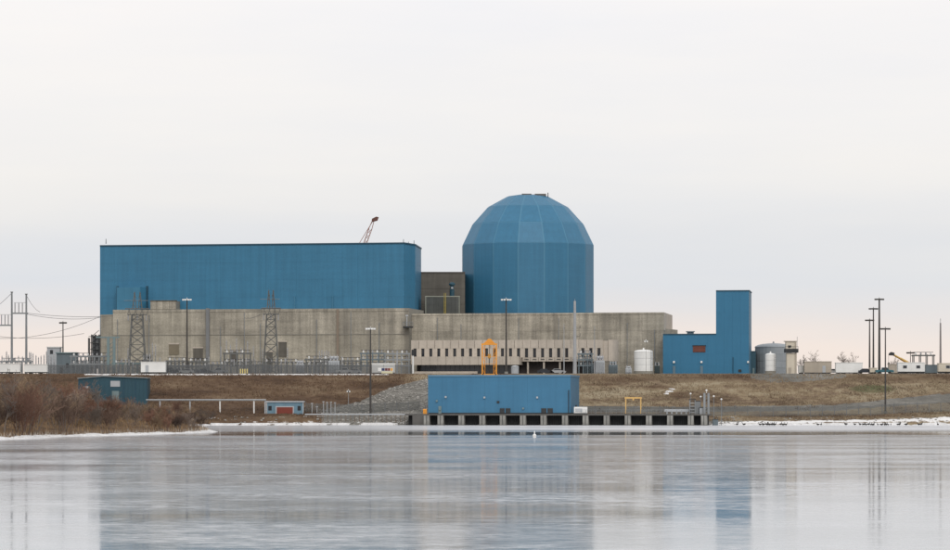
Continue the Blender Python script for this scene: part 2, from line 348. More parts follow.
def ground_material():
    m = bpy.data.materials.new('bank_ground'); m.use_nodes = True; t = m.node_tree; b = t.nodes['Principled BSDF']
    b.inputs['Roughness'].default_value = 0.95; b.inputs['Specular IOR Level'].default_value = 0.15
    a = N(t, 'ShaderNodeAttribute', attribute_name='cover'); s = N(t, 'ShaderNodeSeparateColor'); t.links.new(a.outputs['Color'], s.inputs[0])
    g = N(t, 'ShaderNodeNewGeometry')
    def noi(sc, det=6, rg=.6):
        mpn = N(t, 'ShaderNodeMapping'); mpn.inputs['Scale'].default_value = sc; t.links.new(g.outputs['Position'], mpn.inputs[0])
        n = N(t, 'ShaderNodeTexNoise'); n.inputs['Scale'].default_value = 1; n.inputs['Detail'].default_value = det; n.inputs['Roughness'].default_value = rg
        t.links.new(mpn.outputs[0], n.inputs[0]); return n.outputs[0]
    def ramp(sock, *st):
        r = N(t, 'ShaderNodeValToRGB'); t.links.new(sock, r.inputs[0]); e = r.color_ramp.elements
        e[0].position, e[0].color = st[0][0], (*st[0][1], 1); e[1].position, e[1].color = st[-1][0], (*st[-1][1], 1)
        for p, c in st[1:-1]: q = e.new(p); q.color = (*c, 1)
        return r.outputs[0]
    big = noi((0.04, 0.09, 0.25), 7, .62); fin = noi((0.5, 0.5, 0.5), 6, .7)
    mixn = N(t, 'ShaderNodeMath', operation='MULTIPLY_ADD'); mixn.inputs[1].default_value = .38; t.links.new(fin, mixn.inputs[0])
    mb = N(t, 'ShaderNodeMath', operation='MULTIPLY'); mb.inputs[1].default_value = .62; t.links.new(big, mb.inputs[0]); t.links.new(mb.outputs[0], mixn.inputs[2])
    tan = ramp(mixn.outputs[0], (.38, (.075, .05, .034)), (.455, (.17, .122, .082)), (.52, (.245, .19, .122)), (.60, (.315, .265, .185)))
    brn = ramp(mixn.outputs[0], (.34, (.045, .03, .021)), (.46, (.098, .062, .04)), (.54, (.135, .09, .057)), (.66, (.21, .155, .10)))
    grv = ramp(mixn.outputs[0], (.34, (.095, .092, .083)), (.5, (.17, .163, .146)), (.64, (.26, .248, .225)))
    def th(sock, edge, wd=.12):
        q = N(t, 'ShaderNodeMath', operation='ADD'); t.links.new(sock, q.inputs[0])
        q2 = N(t, 'ShaderNodeMath', operation='MULTIPLY_ADD'); q2.inputs[1].default_value = 1.3; q2.inputs[2].default_value = -.65; t.links.new(fin, q2.inputs[0]); t.links.new(q2.outputs[0], q.inputs[1])
        r = N(t, 'ShaderNodeMapRange'); r.inputs[1].default_value = edge-wd; r.inputs[2].default_value = edge+wd; t.links.new(q.outputs[0], r.inputs[0]); return r.outputs[0]
    def mix(f, c1, c2):
        q = N(t, 'ShaderNodeMixRGB'); t.links.new(f, q.inputs[0]); t.links.new(c1, q.inputs[1]); t.links.new(c2, q.inputs[2]); return q.outputs[0]
    sn = N(t, 'ShaderNodeRGB'); sn.outputs[0].default_value = (.76, .755, .75, 1)
    c = mix(th(s.outputs[2], .5, .3), tan, brn)
    mo = N(t, 'ShaderNodeAttribute', attribute_name='moss'); gr = ramp(mixn.outputs[0], (.36, (.05, .06, .03)), (.6, (.14, .14, .075)))
    c = mix(th(mo.outputs['Fac'], .55, .3), c, gr)
    c = mix(th(s.outputs[0], .5, .2), c, grv)
    c = mix(th(s.outputs[1], .55, .1), c, sn.outputs[0])
    t.links.new(c, b.inputs['Base Color'])
    bp = N(t, 'ShaderNodeBump'); bp.inputs['Strength'].default_value = .6; bp.inputs['Distance'].default_value = .4; t.links.new(fin, bp.inputs['Height']); t.links.new(bp.outputs[0], b.inputs['Normal'])
    return m
me.materials.append(ground_material())
gob = bpy.data.objects.new('ground', me); COL.objects.link(gob); tag(gob, kind='structure')

# ------------------------------------------------------------------ lake: thin ice, frost streaks, painted ripple glints and open leads
def lake_material():
    m = bpy.data.materials.new('lake_ice'); m.use_nodes = True; t = m.node_tree; b = t.nodes['Principled BSDF']
    g = N(t, 'ShaderNodeNewGeometry')
    def noi(sc, det=5, rg=.55, loc=(0,0,0)):
        mpn = N(t, 'ShaderNodeMapping'); mpn.inputs['Scale'].default_value = sc; mpn.inputs['Location'].default_value = loc; t.links.new(g.outputs['Position'], mpn.inputs[0])
        n = N(t, 'ShaderNodeTexNoise'); n.inputs['Scale'].default_value = 1; n.inputs['Detail'].default_value = det; n.inputs['Roughness'].default_value = rg
        t.links.new(mpn.outputs[0], n.inputs[0]); return n.outputs[0]
    def mr(sock, a0, a1, b0, b1):
        q = N(t, 'ShaderNodeMapRange'); q.inputs[1].default_value = a0; q.inputs[2].default_value = a1; q.inputs[3].default_value = b0; q.inputs[4].default_value = b1
        t.links.new(sock, q.inputs[0]); return q.outputs[0]
    def math_(op, a, bb):
        q = N(t, 'ShaderNodeMath', operation=op)
        for i, v in enumerate((a, bb)):
            if isinstance(v, (int, float)): q.inputs[i].default_value = v
            else: t.links.new(v, q.inputs[i])
        return q.outputs[0]
    sp = N(t, 'ShaderNodeSeparateXYZ'); t.links.new(g.outputs['Position'], sp.inputs[0])
    wide = noi((0.012, 0.02, 1), 4, .5)
    # distance out from the far shore, wavering like the edge of an ice sheet
    yw = math_('ADD', sp.outputs[1], math_('MULTIPLY', math_('SUBTRACT', wide, .5), 70))
    shelf = mr(yw, 690, 760, 0, 1)                     # white shelf ice along the far bank
    lead = math_('MULTIPLY', mr(yw, 612, 628, 0, 1), math_('SUBTRACT', 1, mr(yw, 680, 700, 0, 1)))   # open lead in front of it
    lead = math_('MULTIPLY', lead, mr(noi((0.02, 0.01, 1), 3, .5, (3, 1, 0)), .36, .46, 0, 1))
    frost_glints = mr(noi((0.26, 0.36, 1), 9, .72, (5, 2, 0)), .44, .62, 0, 1)     # frost streaks, with bright ripples painted in among them
    fine = mr(noi((0.9, 1.3, 1), 6, .7, (2, 6, 0)), .47, .62, 0, 1)  # finer white flecks paint ripple glints into the colour
    frost_glints = math_('ADD', math_('MULTIPLY', frost_glints, .5), math_('MULTIPLY', fine, .6))
    frost2 = mr(noi((0.03, 0.035, 1), 5, .6, (9, 4, 0)), .40, .64, 0, 1)
    fr = math_('MULTIPLY', math_('MULTIPLY_ADD' if False else 'MULTIPLY', frost_glints, math_('ADD', math_('MULTIPLY', frost2, .8), .2)), math_('SUBTRACT', 1, lead))
    shelf = math_('MULTIPLY', shelf, mr(sp.outputs[0], -60, 5, .45, 1))
    cover = math_('MAXIMUM', math_('ADD', math_('MULTIPLY', fr, mr(sp.outputs[1], 130, 420, .70, .44)), math_('MULTIPLY', mr(sp.outputs[1], 220, 560, .02, .11), math_('SUBTRACT', 1, lead))), math_('MULTIPLY', shelf, mr(noi((0.015, 0.03, 1), 5, .6, (2, 8, 0)), .35, .65, .48, .74)))
    rough = math_('ADD', math_('MULTIPLY', cover, .10), mr(noi((0.02, 0.03, 1), 4, .6, (1, 7, 0)), .35, .65, .045, .115))
    rough = math_('MULTIPLY', rough, math_('SUBTRACT', 1, math_('MULTIPLY', lead, .6)))
    b.inputs['IOR'].default_value = 1.75
    b.inputs['Base Color'].default_value = (.22, .245, .27, 1)
    t.links.new(rough, b.inputs['Roughness'])
    bp = N(t, 'ShaderNodeBump'); bp.inputs['Strength'].default_value = .05; bp.inputs['Distance'].default_value = .05
    t.links.new(noi((1.1, 1.1, 1), 5, .6), bp.inputs['Height']); t.links.new(bp.outputs[0], b.inputs['Normal'])
    df = N(t, 'ShaderNodeBsdfDiffuse'); df.inputs[0].default_value = (.72, .73, .755, 1)
    ms = N(t, 'ShaderNodeMixShader'); t.links.new(cover, ms.inputs[0]); t.links.new(b.outputs[0], ms.inputs[1]); t.links.new(df.outputs[0], ms.inputs[2])
    t.links.new(ms.outputs[0], t.nodes['Material Output'].inputs[0])
    return m
lk = MB().add([(-9000,-6000,0),(9000,-6000,0),(9000,1400,0),(-9000,1400,0)], [(0,1,2,3)]).build('lake', lake_material())
tag(lk, kind='structure')

# ================================================================== TURBINE HALL
def turbine_hall():
    L, A, B, C = PT(100, 1028), PT(404, 1010), PT(415, 1021), PT(421, 1046)
    Dp = (L[0]+4, 1066)
    zt = Z(242.6, 1010)
    t = thing('turbine_hall', 'long blue metal clad turbine hall above the grey concrete wall', 'building', (A[0]-45, 1025, GZ-.4))
    core = MB().prism([L, A, B, C, Dp], GZ-.4, zt).build('wall', BLUE, t)
    z0 = 33.0
    panels(t, 'siding_panel', BLUE, L, A, z0, zt-.38, 20, 4, .05, .03)
    panels(t, 'siding_panel', BLUE, A, B, z0, zt-.38, 3, 4, .05, .03)
    panels(t, 'siding_panel', BLUE, B, C, z0, zt-.38, 4, 4, .05, .03)
    for a, b in ((L, A), (A, B), (B, C)):
        wallbox('roof_flashing', FLASH, t, a, b, 0, 1, zt-.35, zt+.08, 0, .25)
    # projecting lower block at the left end
    a, b = along(L, A, .062, .15), along(L, A, .156, .15)
    sh = MB().prism([along(L, A, .062, 1.2), along(L, A, .070, 4.4), along(L, A, .148, 4.4), along(L, A, .156, 1.2), along(L, A, .156, -.5), along(L, A, .062, -.5)], 30, Z(287.5, 1025)).build('stair_enclosure', BLUEL, t)
    panels(t, 'siding_panel', BLUEL, along(L, A, .070, 4.4), along(L, A, .148, 4.4), 33, Z(287.7, 1025), 3, 2, .05, .03)
    for k in (.060, .158): wallbox('edge_shade_strip', FLASH, t, L, A, k-.003, k+.003, 33, Z(286, 1025), .05, .6)  # dark strips paint the shade along both edges of the block
    for px, s in ((403.5, 1.2), (408.5, .8), (414, 1.2), (106, 1.3)):
        q = PT(px, 1013 if px < 405 else 1020 if px > 200 else 1030)
        MB().tube((q[0], q[1], zt-.2), (q[0], q[1], zt+s), .16, .10).build('roof_vent_pipe', GALV, t)
    for px in (182, 296, 334):
        q = along(L, A, (px-100)/304, .3)
        MB().tube((q[0], q[1], 34), (q[0], q[1], Z(296, 1015)), .12).build('downpipe', BLUES, t)
    return L, A
HL, HA = turbine_hall()

# ================================================================== LONG CONCRETE BUILDING IN FRONT
def concrete_block():
    t = thing('concrete_building', 'long weathered grey concrete building below the blue turbine hall', 'building', (X(270, 1010), 1010, GZ-.4))
    a, b = PT(113, 1021), PT(409, 1003)
    zt = Z(308.8, 1010)
    MB().prism([a, b, (b[0]+4, 1030), (a[0]+2, 1040)], GZ-.4, zt).build('wall', CONCJ, t)
    zm, z1 = Z(334.5, 1010), Z(352, 1010)
    cols = [0, .07, .135, .2, .265, .315, .38, .445, .505, .56, .61, .67, .73, .785, .84, .89, .945, 1]
    panels(t, 'concrete_panel', CONCT, a, b, GZ-.4, zm, cols, [GZ-.4, z1, zm], .10, .05)
    panels(t, 'concrete_panel', CONCT, a, b, zm, zt-.9, cols[:5], [zm, zt-.9], .10, .05)
    panels(t, 'concrete_panel', CONC, a, b, zm, zt-.9, cols[4:], [zm, zt-.9], .10, .05)
    panels(t, 'parapet_panel', CONC, a, b, zt-.9, zt, [0,.135,.265,.38,.505,.61,.73,.84,1], 1, .22, .06)
    # lower step at the left end
    l0, l1 = PT(100.5, 1024), PT(113, 1022)
    MB().prism([l0, l1, (l1[0]+.5, 1042), (l0[0]+1, 1042)], GZ-.4, Z(314.5, 1022)).build('stair_tower_wall', CONCT, t)
    # raised penthouse box
    p0, p1 = along(a, b, .125, -1.0), along(a, b, .213, -1.0)
    MB().prism([p0, p1, (p1[0]+1, p1[1]+7), (p0[0]+1, p0[1]+7)], zt-1, Z(300.3, 1012)).build('penthouse_wall', CONCJ, t)
    panels(t, 'concrete_panel', CONC, p0, p1, zt+.05, Z(300.3, 1012), 4, 1, .15, .14)
    wallbox('coping', CONCD, t, p0, p1, -.01, 1.01, Z(300.3, 1012), Z(299.6, 1012), -1, .4)
    # openings and doors seen along the foot of the wall
    def opening(px0, px1, py0, py1, m=CONCD, nm='equipment_opening', fr=CONCL):
        t0, t1 = (px0-113)/296, (px1-113)/296; zz0, zz1 = Z(py1, 1010), Z(py0, 1010)
        wallbox(nm, m, t, a, b, t0, t1, zz0, zz1, .1, .24)
        wallbox('lintel', fr, t, a, b, t0-.002, t1+.002, zz1, zz1+.4, .1, .32)
    opening(170, 180, 344, 354.5, mat('tan_door', (.20, .17, .12), .7, .1))
    opening(194.5, 204, 348, 362)
    opening(231, 239, 351, 366)
    opening(280, 288, 342, 357); opening(268, 274, 352, 372)
    wallbox('pilaster', mat('steel_pilaster', (.19, .195, .20), .7, .1), t, a, b, (207.6-113)/296, (211-113)/296, GZ-.4, zt+.3, .1, .8)
    wallbox('pilaster', mat('brown_pilaster', (.25, .20, .155), .8, .1), t, a, b, (337.8-113)/296, (339.8-113)/296, GZ-.4, zt-.2, .1, .45)
    wallbox('ledge', CONCJ, t, a, b, 0, 1, zm-.10, zm+.10, .08, .26)
    for px in (118, 150, 222, 246, 262, 318, 352, 380):
        q = along(a, b, (px-113)/296, .4); MB().tube((q[0], q[1], GZ), (q[0], q[1], zt-random.uniform(.5, 8)), .11).build('conduit', GALV, t)
    # hanging service platform by the right end
    a2 = PT(403, 1001.5)
    pf = thing('service_platform', 'dark steel service platform fixed high on the concrete wall', 'platform', (a2[0]+1.4, 1001, Z(328, 1002)))
    z0 = Z(328, 1002)
    MB().box(a2[0], a2[0]+3.0, 999.6, 1002.9, z0, z0+.5).build('floor', DARK, pf)
    m = MB()
    for dx in (0, 1, 2, 3): m.bar((a2[0]+dx, 999.7, z0+.4), (a2[0]+dx, 999.7, z0+1.7), .09)
    m.bar((a2[0], 999.7, z0+1.7), (a2[0]+3, 999.7, z0+1.7), .09); m.bar((a2[0], 999.7, z0+1.1), (a2[0]+3, 999.7, z0+1.1), .07)
    m.build('railing', GALV, pf)
    MB().tube((a2[0]+1.2, 1000.6, z0), (a2[0]+1.2, 1000.6, z0+3.6), .14).box(a2[0]+.8, a2[0]+1.6, 1000.3, 1000.9, z0+3.5, z0+3.9).build('lamp_post', GREYL, pf)
concrete_block()

def auxiliary_building():
    a, b, c = PT(410, 1008.5), PT(664, 992), PT(672, 1024)
    zt = Z(313, 1000)
    t = thing('auxiliary_building', 'low grey concrete auxiliary building in front of the blue dome', 'building', (X(540, 1000), 1002, GZ-.4))
    MB().prism([a, b, c, (a[0]+2, 1045)], GZ-.4, zt).build('wall', CONCJ, t)
    zm = Z(331, 1000)
    panels(t, 'concrete_panel', CONC, a, b, GZ-.4, zt, [0,.08,.16,.25,.33,.42,.5,.585,.67,.75,.83,.915,1], [GZ-.4, Z(352, 1000), zm, zt-.6], .10, .05)
    panels(t, 'parapet_panel', CONC, a, b, zt-.6, zt, [0, .25, .5, .75, 1], 1, .25, .06)
    panels(t, 'concrete_panel', CONCL, b, c, zm, zt, 2, 1, .12, .1)  # paler material puts the brighter light on this side face into its colour
    # lower roof step seen past the right end
    d, e = PT(664.5, 994), PT(672.6, 1026)
    MB().prism([d, (e[0]+.6, 1010), (e[0]+.6, 1030), (d[0]+.3, 1030)], GZ-.4, Z(329.5, 1005)).build('annex_wall', CONC, t)
    for px in (438, 462, 520, 560, 628, 655):
        q = along(a, b, (px-410)/254, .4); MB().tube((q[0], q[1], GZ), (q[0], q[1], zt-random.uniform(1, 6)), .10).build('conduit', GALV, t)
    # dark bay rising between hall and dome
    u = thing('fuel_building', 'brown concrete block filling the gap between turbine hall and dome', 'building', (X(441, 1052), 1052, GZ-.4))
    f0, f1 = PT(418, 1047), PT(465, 1047)
    zf = Z(273, 1047)
    MB().prism([f0, f1, (f1[0], 1075), (f0[0], 1075)], GZ-.4, zf).build('wall', CONCD, u)
    panels(u, 'concrete_panel', CONCD, f0, f1, 32, zf, 3, 3, .12, .08)
    wallbox('coping', mat('coping_brown', (.09, .08, .07), .8, .1), u, f0, f1, 0, 1, zf-.1, zf+.35, -.5, .3)
    s = thing('steel_enclosure', 'dark ribbed steel enclosure with yellow ladder between hall and dome', 'enclosure', (X(442.5, 1036), 1036, zt))
    e0, e1 = PT(425, 1034), PT(460, 1034); zb, ze = zt-.2, Z(296.3, 1034)
    MB().prism([e0, e1, (e1[0], 1042), (e0[0], 1042)], zb, ze).build('wall', mat('dark_ribbed_steel', (.075, .08, .075), .7, .15, streak=.2), s)
    panels(s, 'ribbed_panel', MATS['dark_ribbed_steel'], e0, e1, zb, ze-.2, 8, 1, .12, .12)
    wallbox('roof_edge', mat('pale_trim', (.30, .31, .26), .6, .1), s, e0, e1, 0, 1, ze-.2, ze+.1, 0, .2)
    for k in (.02, .98): wallbox('corner_trim', MATS['pale_trim'], s, e0, e1, k-.01, k+.01, zb, ze-.2, .12, .2)
    q = along(e0, e1, .57, .3); m = MB()
    for dx in (-.22, .22): m.bar((q[0]+dx, q[1], zb), (q[0]+dx, q[1], ze+1.0), .12)
    for k in range(12): m.bar((q[0]-.22, q[1], zb+.4*k+.2), (q[0]+.22, q[1], zb+.4*k+.2), .06)
    m.build('ladder', mat('dull_yellow', (.48, .38, .10), .6, .1), s)
    v = thing('ventilation_unit', 'small blue ventilation stack on the dark steel enclosure', 'ventilator', (X(452, 1038), 1038, ze))
    vx = X(452, 1038)
    MB().lathe(vx, 1038, [(.7, ze+.02), (.7, ze+2.2), (.55, ze+2.4), (.55, ze+3.4), (.95, ze+3.6), (.95, ze+4.1), (.4, ze+4.5)], 12).build('stack', BLUEDK, v)
    MB().box(vx-.25, vx+.35, 1036.9, 1037.4, ze+2.4, ze+3.0).build('service_hatch', GREYL, v)
auxiliary_building()

# ================================================================== REACTOR DOME
def reactor():
    Yc = 1062.0; cx = X(527.7, Yc); s = Yc/F
    def zz(py): return CAMZ + (HZ-py)*(Yc-18)/F
    rings = [(66.3*s, 30.0), (66.3*s, zz(290)), (66.3*s, zz(243)), (56.2*s, zz(221.8)), (40.6*s, zz(204.3)), (20.5*s, zz(193.2)), (8.0*s, zz(191.2))]
    n = 16; off = R(-90+13.4)
    t = thing('reactor_dome', 'faceted blue reactor containment building with rounded dome', 'building', (cx, Yc, GZ-.4))
    core = MB(); vs = []
    prof = [(66.3*s, GZ-.4)] + rings[1:]
    for r, z in prof:
        for k in range(n): a = off + 2*math.pi*k/n; vs.append((cx+r*math.cos(a), Yc+r*math.sin(a), z))
    fs = [(j*n+i, j*n+(i+1)%n, (j+1)*n+(i+1)%n, (j+1)*n+i) for j in range(len(prof)-1) for i in range(n)] + [tuple((len(prof)-1)*n+i for i in range(n))]
    core.add(vs, fs).build('wall', BLUES, t)
    for j in range(len(rings)-1):
        (r0, z0), (r1, z1) = rings[j], rings[j+1]
        h = math.pi/n
        A = Vector((r0*math.cos(-h), r0*math.sin(-h), z0)); B = Vector((r0*math.cos(h), r0*math.sin(h), z0))
        C = Vector((r1*math.cos(h), r1*math.sin(h), z1)); D = Vector((r1*math.cos(-h), r1*math.sin(-h), z1))
        nn = (B-A).cross(D-A).normalized(); g = .26; gv = .13 if j > 1 else .0
        up = ((C+D)/2-(A+B)/2).normalized(); side = (B-A).normalized()
        P = [A+side*g+up*gv, B-side*g+up*gv, C-side*g-up*gv, D+side*g-up*gv]
        Q = [p+nn*.05 for p in P]
        mm = bpy.data.meshes.new('dome_panel')
        mm.from_pydata([(p.x, p.y, p.z-(GZ-.4)) for p in P+Q], [], [(4,5,6,7),(0,1,5,4),(1,2,6,5),(2,3,7,6),(3,0,4,7)]); mm.materials.append(BLUED)
        for k in range(n):
            ob = bpy.data.objects.new('siding_panel' if j < 2 else 'dome_panel', mm); COL.objects.link(ob); ob.parent = t
            ob.rotation_euler = (0, 0, off + 2*math.pi*(k+.5)/n)
    zt = rings[-1][1]
    for dx, wd, hh in ((-1.9, 3.0, .12), (2.2, 3.6, .10)):
        MB().box(cx+dx, cx+dx+wd, Yc-4, Yc-1, zt-.6, zt+hh).build('roof_hatch', mat('hatch_brown', (.13, .12, .11), .8, .1), t)
    MB().tube((cx+6.4, Yc-3, zt-1.2), (cx+6.4, Yc-3, zt+.5), .15).build('roof_vent_pipe', DARK, t)
    zr = 33.2
reactor()

# ================================================================== OFFICE BUILDING
def office():
    a, b = PT(411, 979), PT(603, 969)
    L = math.hypot(b[0]-a[0], b[1]-a[1]); Ym = 974
    z0, z1, z2, z3 = GZ-.3, Z(357.5, Ym), Z(348.3, Ym), Z(340, Ym)
    t = thing('office_building', 'pale concrete office block with a row of small dark windows', 'building', ((a[0]+b[0])/2, Ym, z0))
    # footprint with a rounded right end
    r = 9.0; cb = along(a, b, 1, -r)
    arc = [(cb[0]+r*.36*math.sin(q), cb[1]-r*math.cos(q)) for q in [R(12*i) for i in range(0, 10)]]
    poly = [a] + arc + [(cb[0], cb[1]+r*.6), (a[0]+.6, a[1]+16)]
    zlow = Z(361.5, Ym)
    MB().prism([along(a, b, 0, -.45)] + [(p[0]-.3, p[1]+.35) for p in arc] + [(cb[0]-.3, cb[1]+r*.6), (a[0]+.8, a[1]+16)], zlow, z3-.3).build('wall', CONCL, t)
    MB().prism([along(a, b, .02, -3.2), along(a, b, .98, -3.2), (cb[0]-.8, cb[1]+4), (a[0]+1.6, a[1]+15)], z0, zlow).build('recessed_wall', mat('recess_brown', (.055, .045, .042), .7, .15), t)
    # rounded corner
    m = MB(); n = len(arc)
    vs = [(p[0], p[1], zlow) for p in arc] + [(p[0], p[1], z3) for p in arc]
    m.add(vs, [(i, i+1, n+i+1, n+i) for i in range(n-1)]).build('rounded_corner', CONCL, t)
    tw = [((415 + 8*k) - 411)/192 for k in range(24)]; hw = 1.55/192
    edges = [0] + [v for c in tw for v in (c-hw, c+hw)] + [1]
    for i in range(0, len(edges)-1, 2):                               # fins between the windows
        c0, c1 = edges[i], edges[i+1]; wd = (c1-c0)*L
        wallbox('wall_panel', CONCL, t, a, b, c0, c1, z1, z2, -.44, .05)
    nb = 24
    for i in range(nb): # upper fascia of ribbed precast pieces
        wallbox('fascia_panel', CONCL, t, a, b, i/nb+.0009, (i+1)/nb-.0009, z2, z3, -.44, .08)
        if i < 14: pass
        else: wallbox('spandrel_panel', CONCL, t, a, b, i/nb+.0009, (i+1)/nb-.0009, zlow, z1, -.44, .03)
    for i, c in enumerate(tw):
        wn = wallbox('window', DARK, t, a, b, c-hw, c+hw, z1, z2, -.42, -.34)
        g = wallbox('pane', GLASS, t, a, b, c-hw*.8, c+hw*.8, z1+.15, z2-.15, -.34, -.30)
        sl = wallbox('sill', CONCL, t, a, b, c-hw*1.15, c+hw*1.15, z1-.12, z1, -.36, .14); sub(g, wn); sub(sl, wn)
    for k in range(10): # low slit openings under the right half
        c = (527+8*k-411)/192; wallbox('slit_vent', DARK, t, a, b, c-hw*1.3, c+hw*1.3, z1-.75, z1-.5, .03, .06)
    # projecting ground storey on the left
    t0, t1 = (416.5-411)/192, (522-411)/192; zc = Z(364.8, Ym-5)
    MB().prism([along(a, b, t0, 4.2), along(a, b, t1, 4.2), along(a, b, t1, -3), along(a, b, t0, -3)], zc, z1).build('canopy_wall', CONCL, t)
    nn = 13
    for i in range(nn): wallbox('canopy_panel', CONCL, t, a, b, t0+(t1-t0)*i/nn+.0006, t0+(t1-t0)*(i+1)/nn-.0006, zc, z1+.25, 4.2, 4.34)
    g0, g1 = (423-411)/192, (521-411)/192
    for i in range(20):
        u0, u1 = g0+(g1-g0)*i/20, g0+(g1-g0)*(i+1)/20
        wallbox('pane', GLASS, t, a, b, u0+.0011, u1-.0011, z0+.6, zc, 2.9, 3.0)
        wallbox('mullion', DARK, t, a, b, u0-.0007, u0+.0007, z0+.6, zc, 2.9, 3.08)
    wallbox('plinth', CONCL, t, a, b, t0, (480-411)/192, z0, Z(371.3, Ym-5), 2.8, 3.6)
    wallbox('end_wall', CONCL, t, a, b, 0, t0+.002, Z(364, Ym-3), z1, -.44, .06)
    for k in range(5):
        c = (528+16*k-411)/192; q = along(a, b, c, -.6); MB().tube((q[0], q[1], z0), (q[0], q[1], zlow), .3, None, 8).build('column', CONCL, t)
office()

# ================================================================== PUMPHOUSE AND INTAKE DECK
DA, DB = PT(405, 899), PT(708, 888)
def deckpt(px): return along(DA, DB, (px-405)/303)
DECKZ = Z(414, 895)
def intake():
    t = thing('intake_deck', 'low concrete intake deck on piers with dark openings at the waterline', 'deck', ((DA[0]+DB[0])/2, 895, -.5))
    L = math.hypot(DB[0]-DA[0], DB[1]-DA[1]); rz = math.atan2(DB[1]-DA[1], DB[0]-DA[0])
    wallbox('deck_slab', DECKC, t, DA, DB, 0, 1, DECKZ-.40, DECKZ, -16, .2)
    wallbox('back_wall', mat('bay_shade_concrete', (.035, .035, .034), .7, .2), t, DA, DB, .075, 1, -3, DECKZ-.41, -4, -3)  # near-black colour paints the shade inside the bays under the deck
    ps = [427, 441, 462, 483, 503.6, 523.8, 544.5, 566, 586.5, 607.5, 628.5, 649.5, 670.5, 691, 704]
    for px in ps:
        c = (px-405)/303
        for s in (-1, 1): wallbox('pier', CONCP, t, DA, DB, c+s*.0052-.0040, c+s*.0052+.0040, -3, DECKZ-.402, -3, .55)
        wallbox('pier_foot', DECKC, t, DA, DB, c-.013, c+.013, -3, .18, -3, 1.1)
        wallbox('stop_log', mat('stop_log_grey', (.19, .2, .2), .7, .15), t, DA, DB, c-.0012, c+.0012, -3, DECKZ-.41, -2.8, .2)
    for p0, p1 in zip(ps[:-1], ps[1:]):
        t0, t1 = (p0-405)/303+.0092, (p1-405)/303-.0092
        m = wallbox('trash_rack', RACK, t, DA, DB, t0, t1, -3, DECKZ-.41, -2.9, -2.75)
        for k in range(7):
            c = t0+(t1-t0)*(k+.5)/7; wallbox('rack_bar', DARK, t, DA, DB, c-.0005, c+.0005, -3, DECKZ-.41, -2.75, -2.45)
    wallbox('abutment', DECKC, t, DA, DB, .025, .070, -3, DECKZ-.406, -6, .2)
    wallbox('abutment', mat('culvert_dark', (.02, .02, .02), .8, .1), t, DA, DB, .008, .025, -3, DECKZ-.406, -8, -2)
    rail = thing('deck_railing', 'thin galvanised railing along the right part of the intake deck', 'railing', (*deckpt(640), DECKZ))
    m = MB()
    for k in range(25):
        q = along(DA, DB, (582+5*k-405)/303, .2); MB().bar((q[0], q[1], DECKZ), (q[0], q[1], DECKZ+1.1), .05).build('post', GALV, rail)
    q0, q1 = along(DA, DB, (582-405)/303, .2), along(DA, DB, (702-405)/303, .2)
    for h in (.55, 1.1): MB().bar((*q0, DECKZ+h), (*q1, DECKZ+h), .05).build('rail', GALV, rail)
intake()

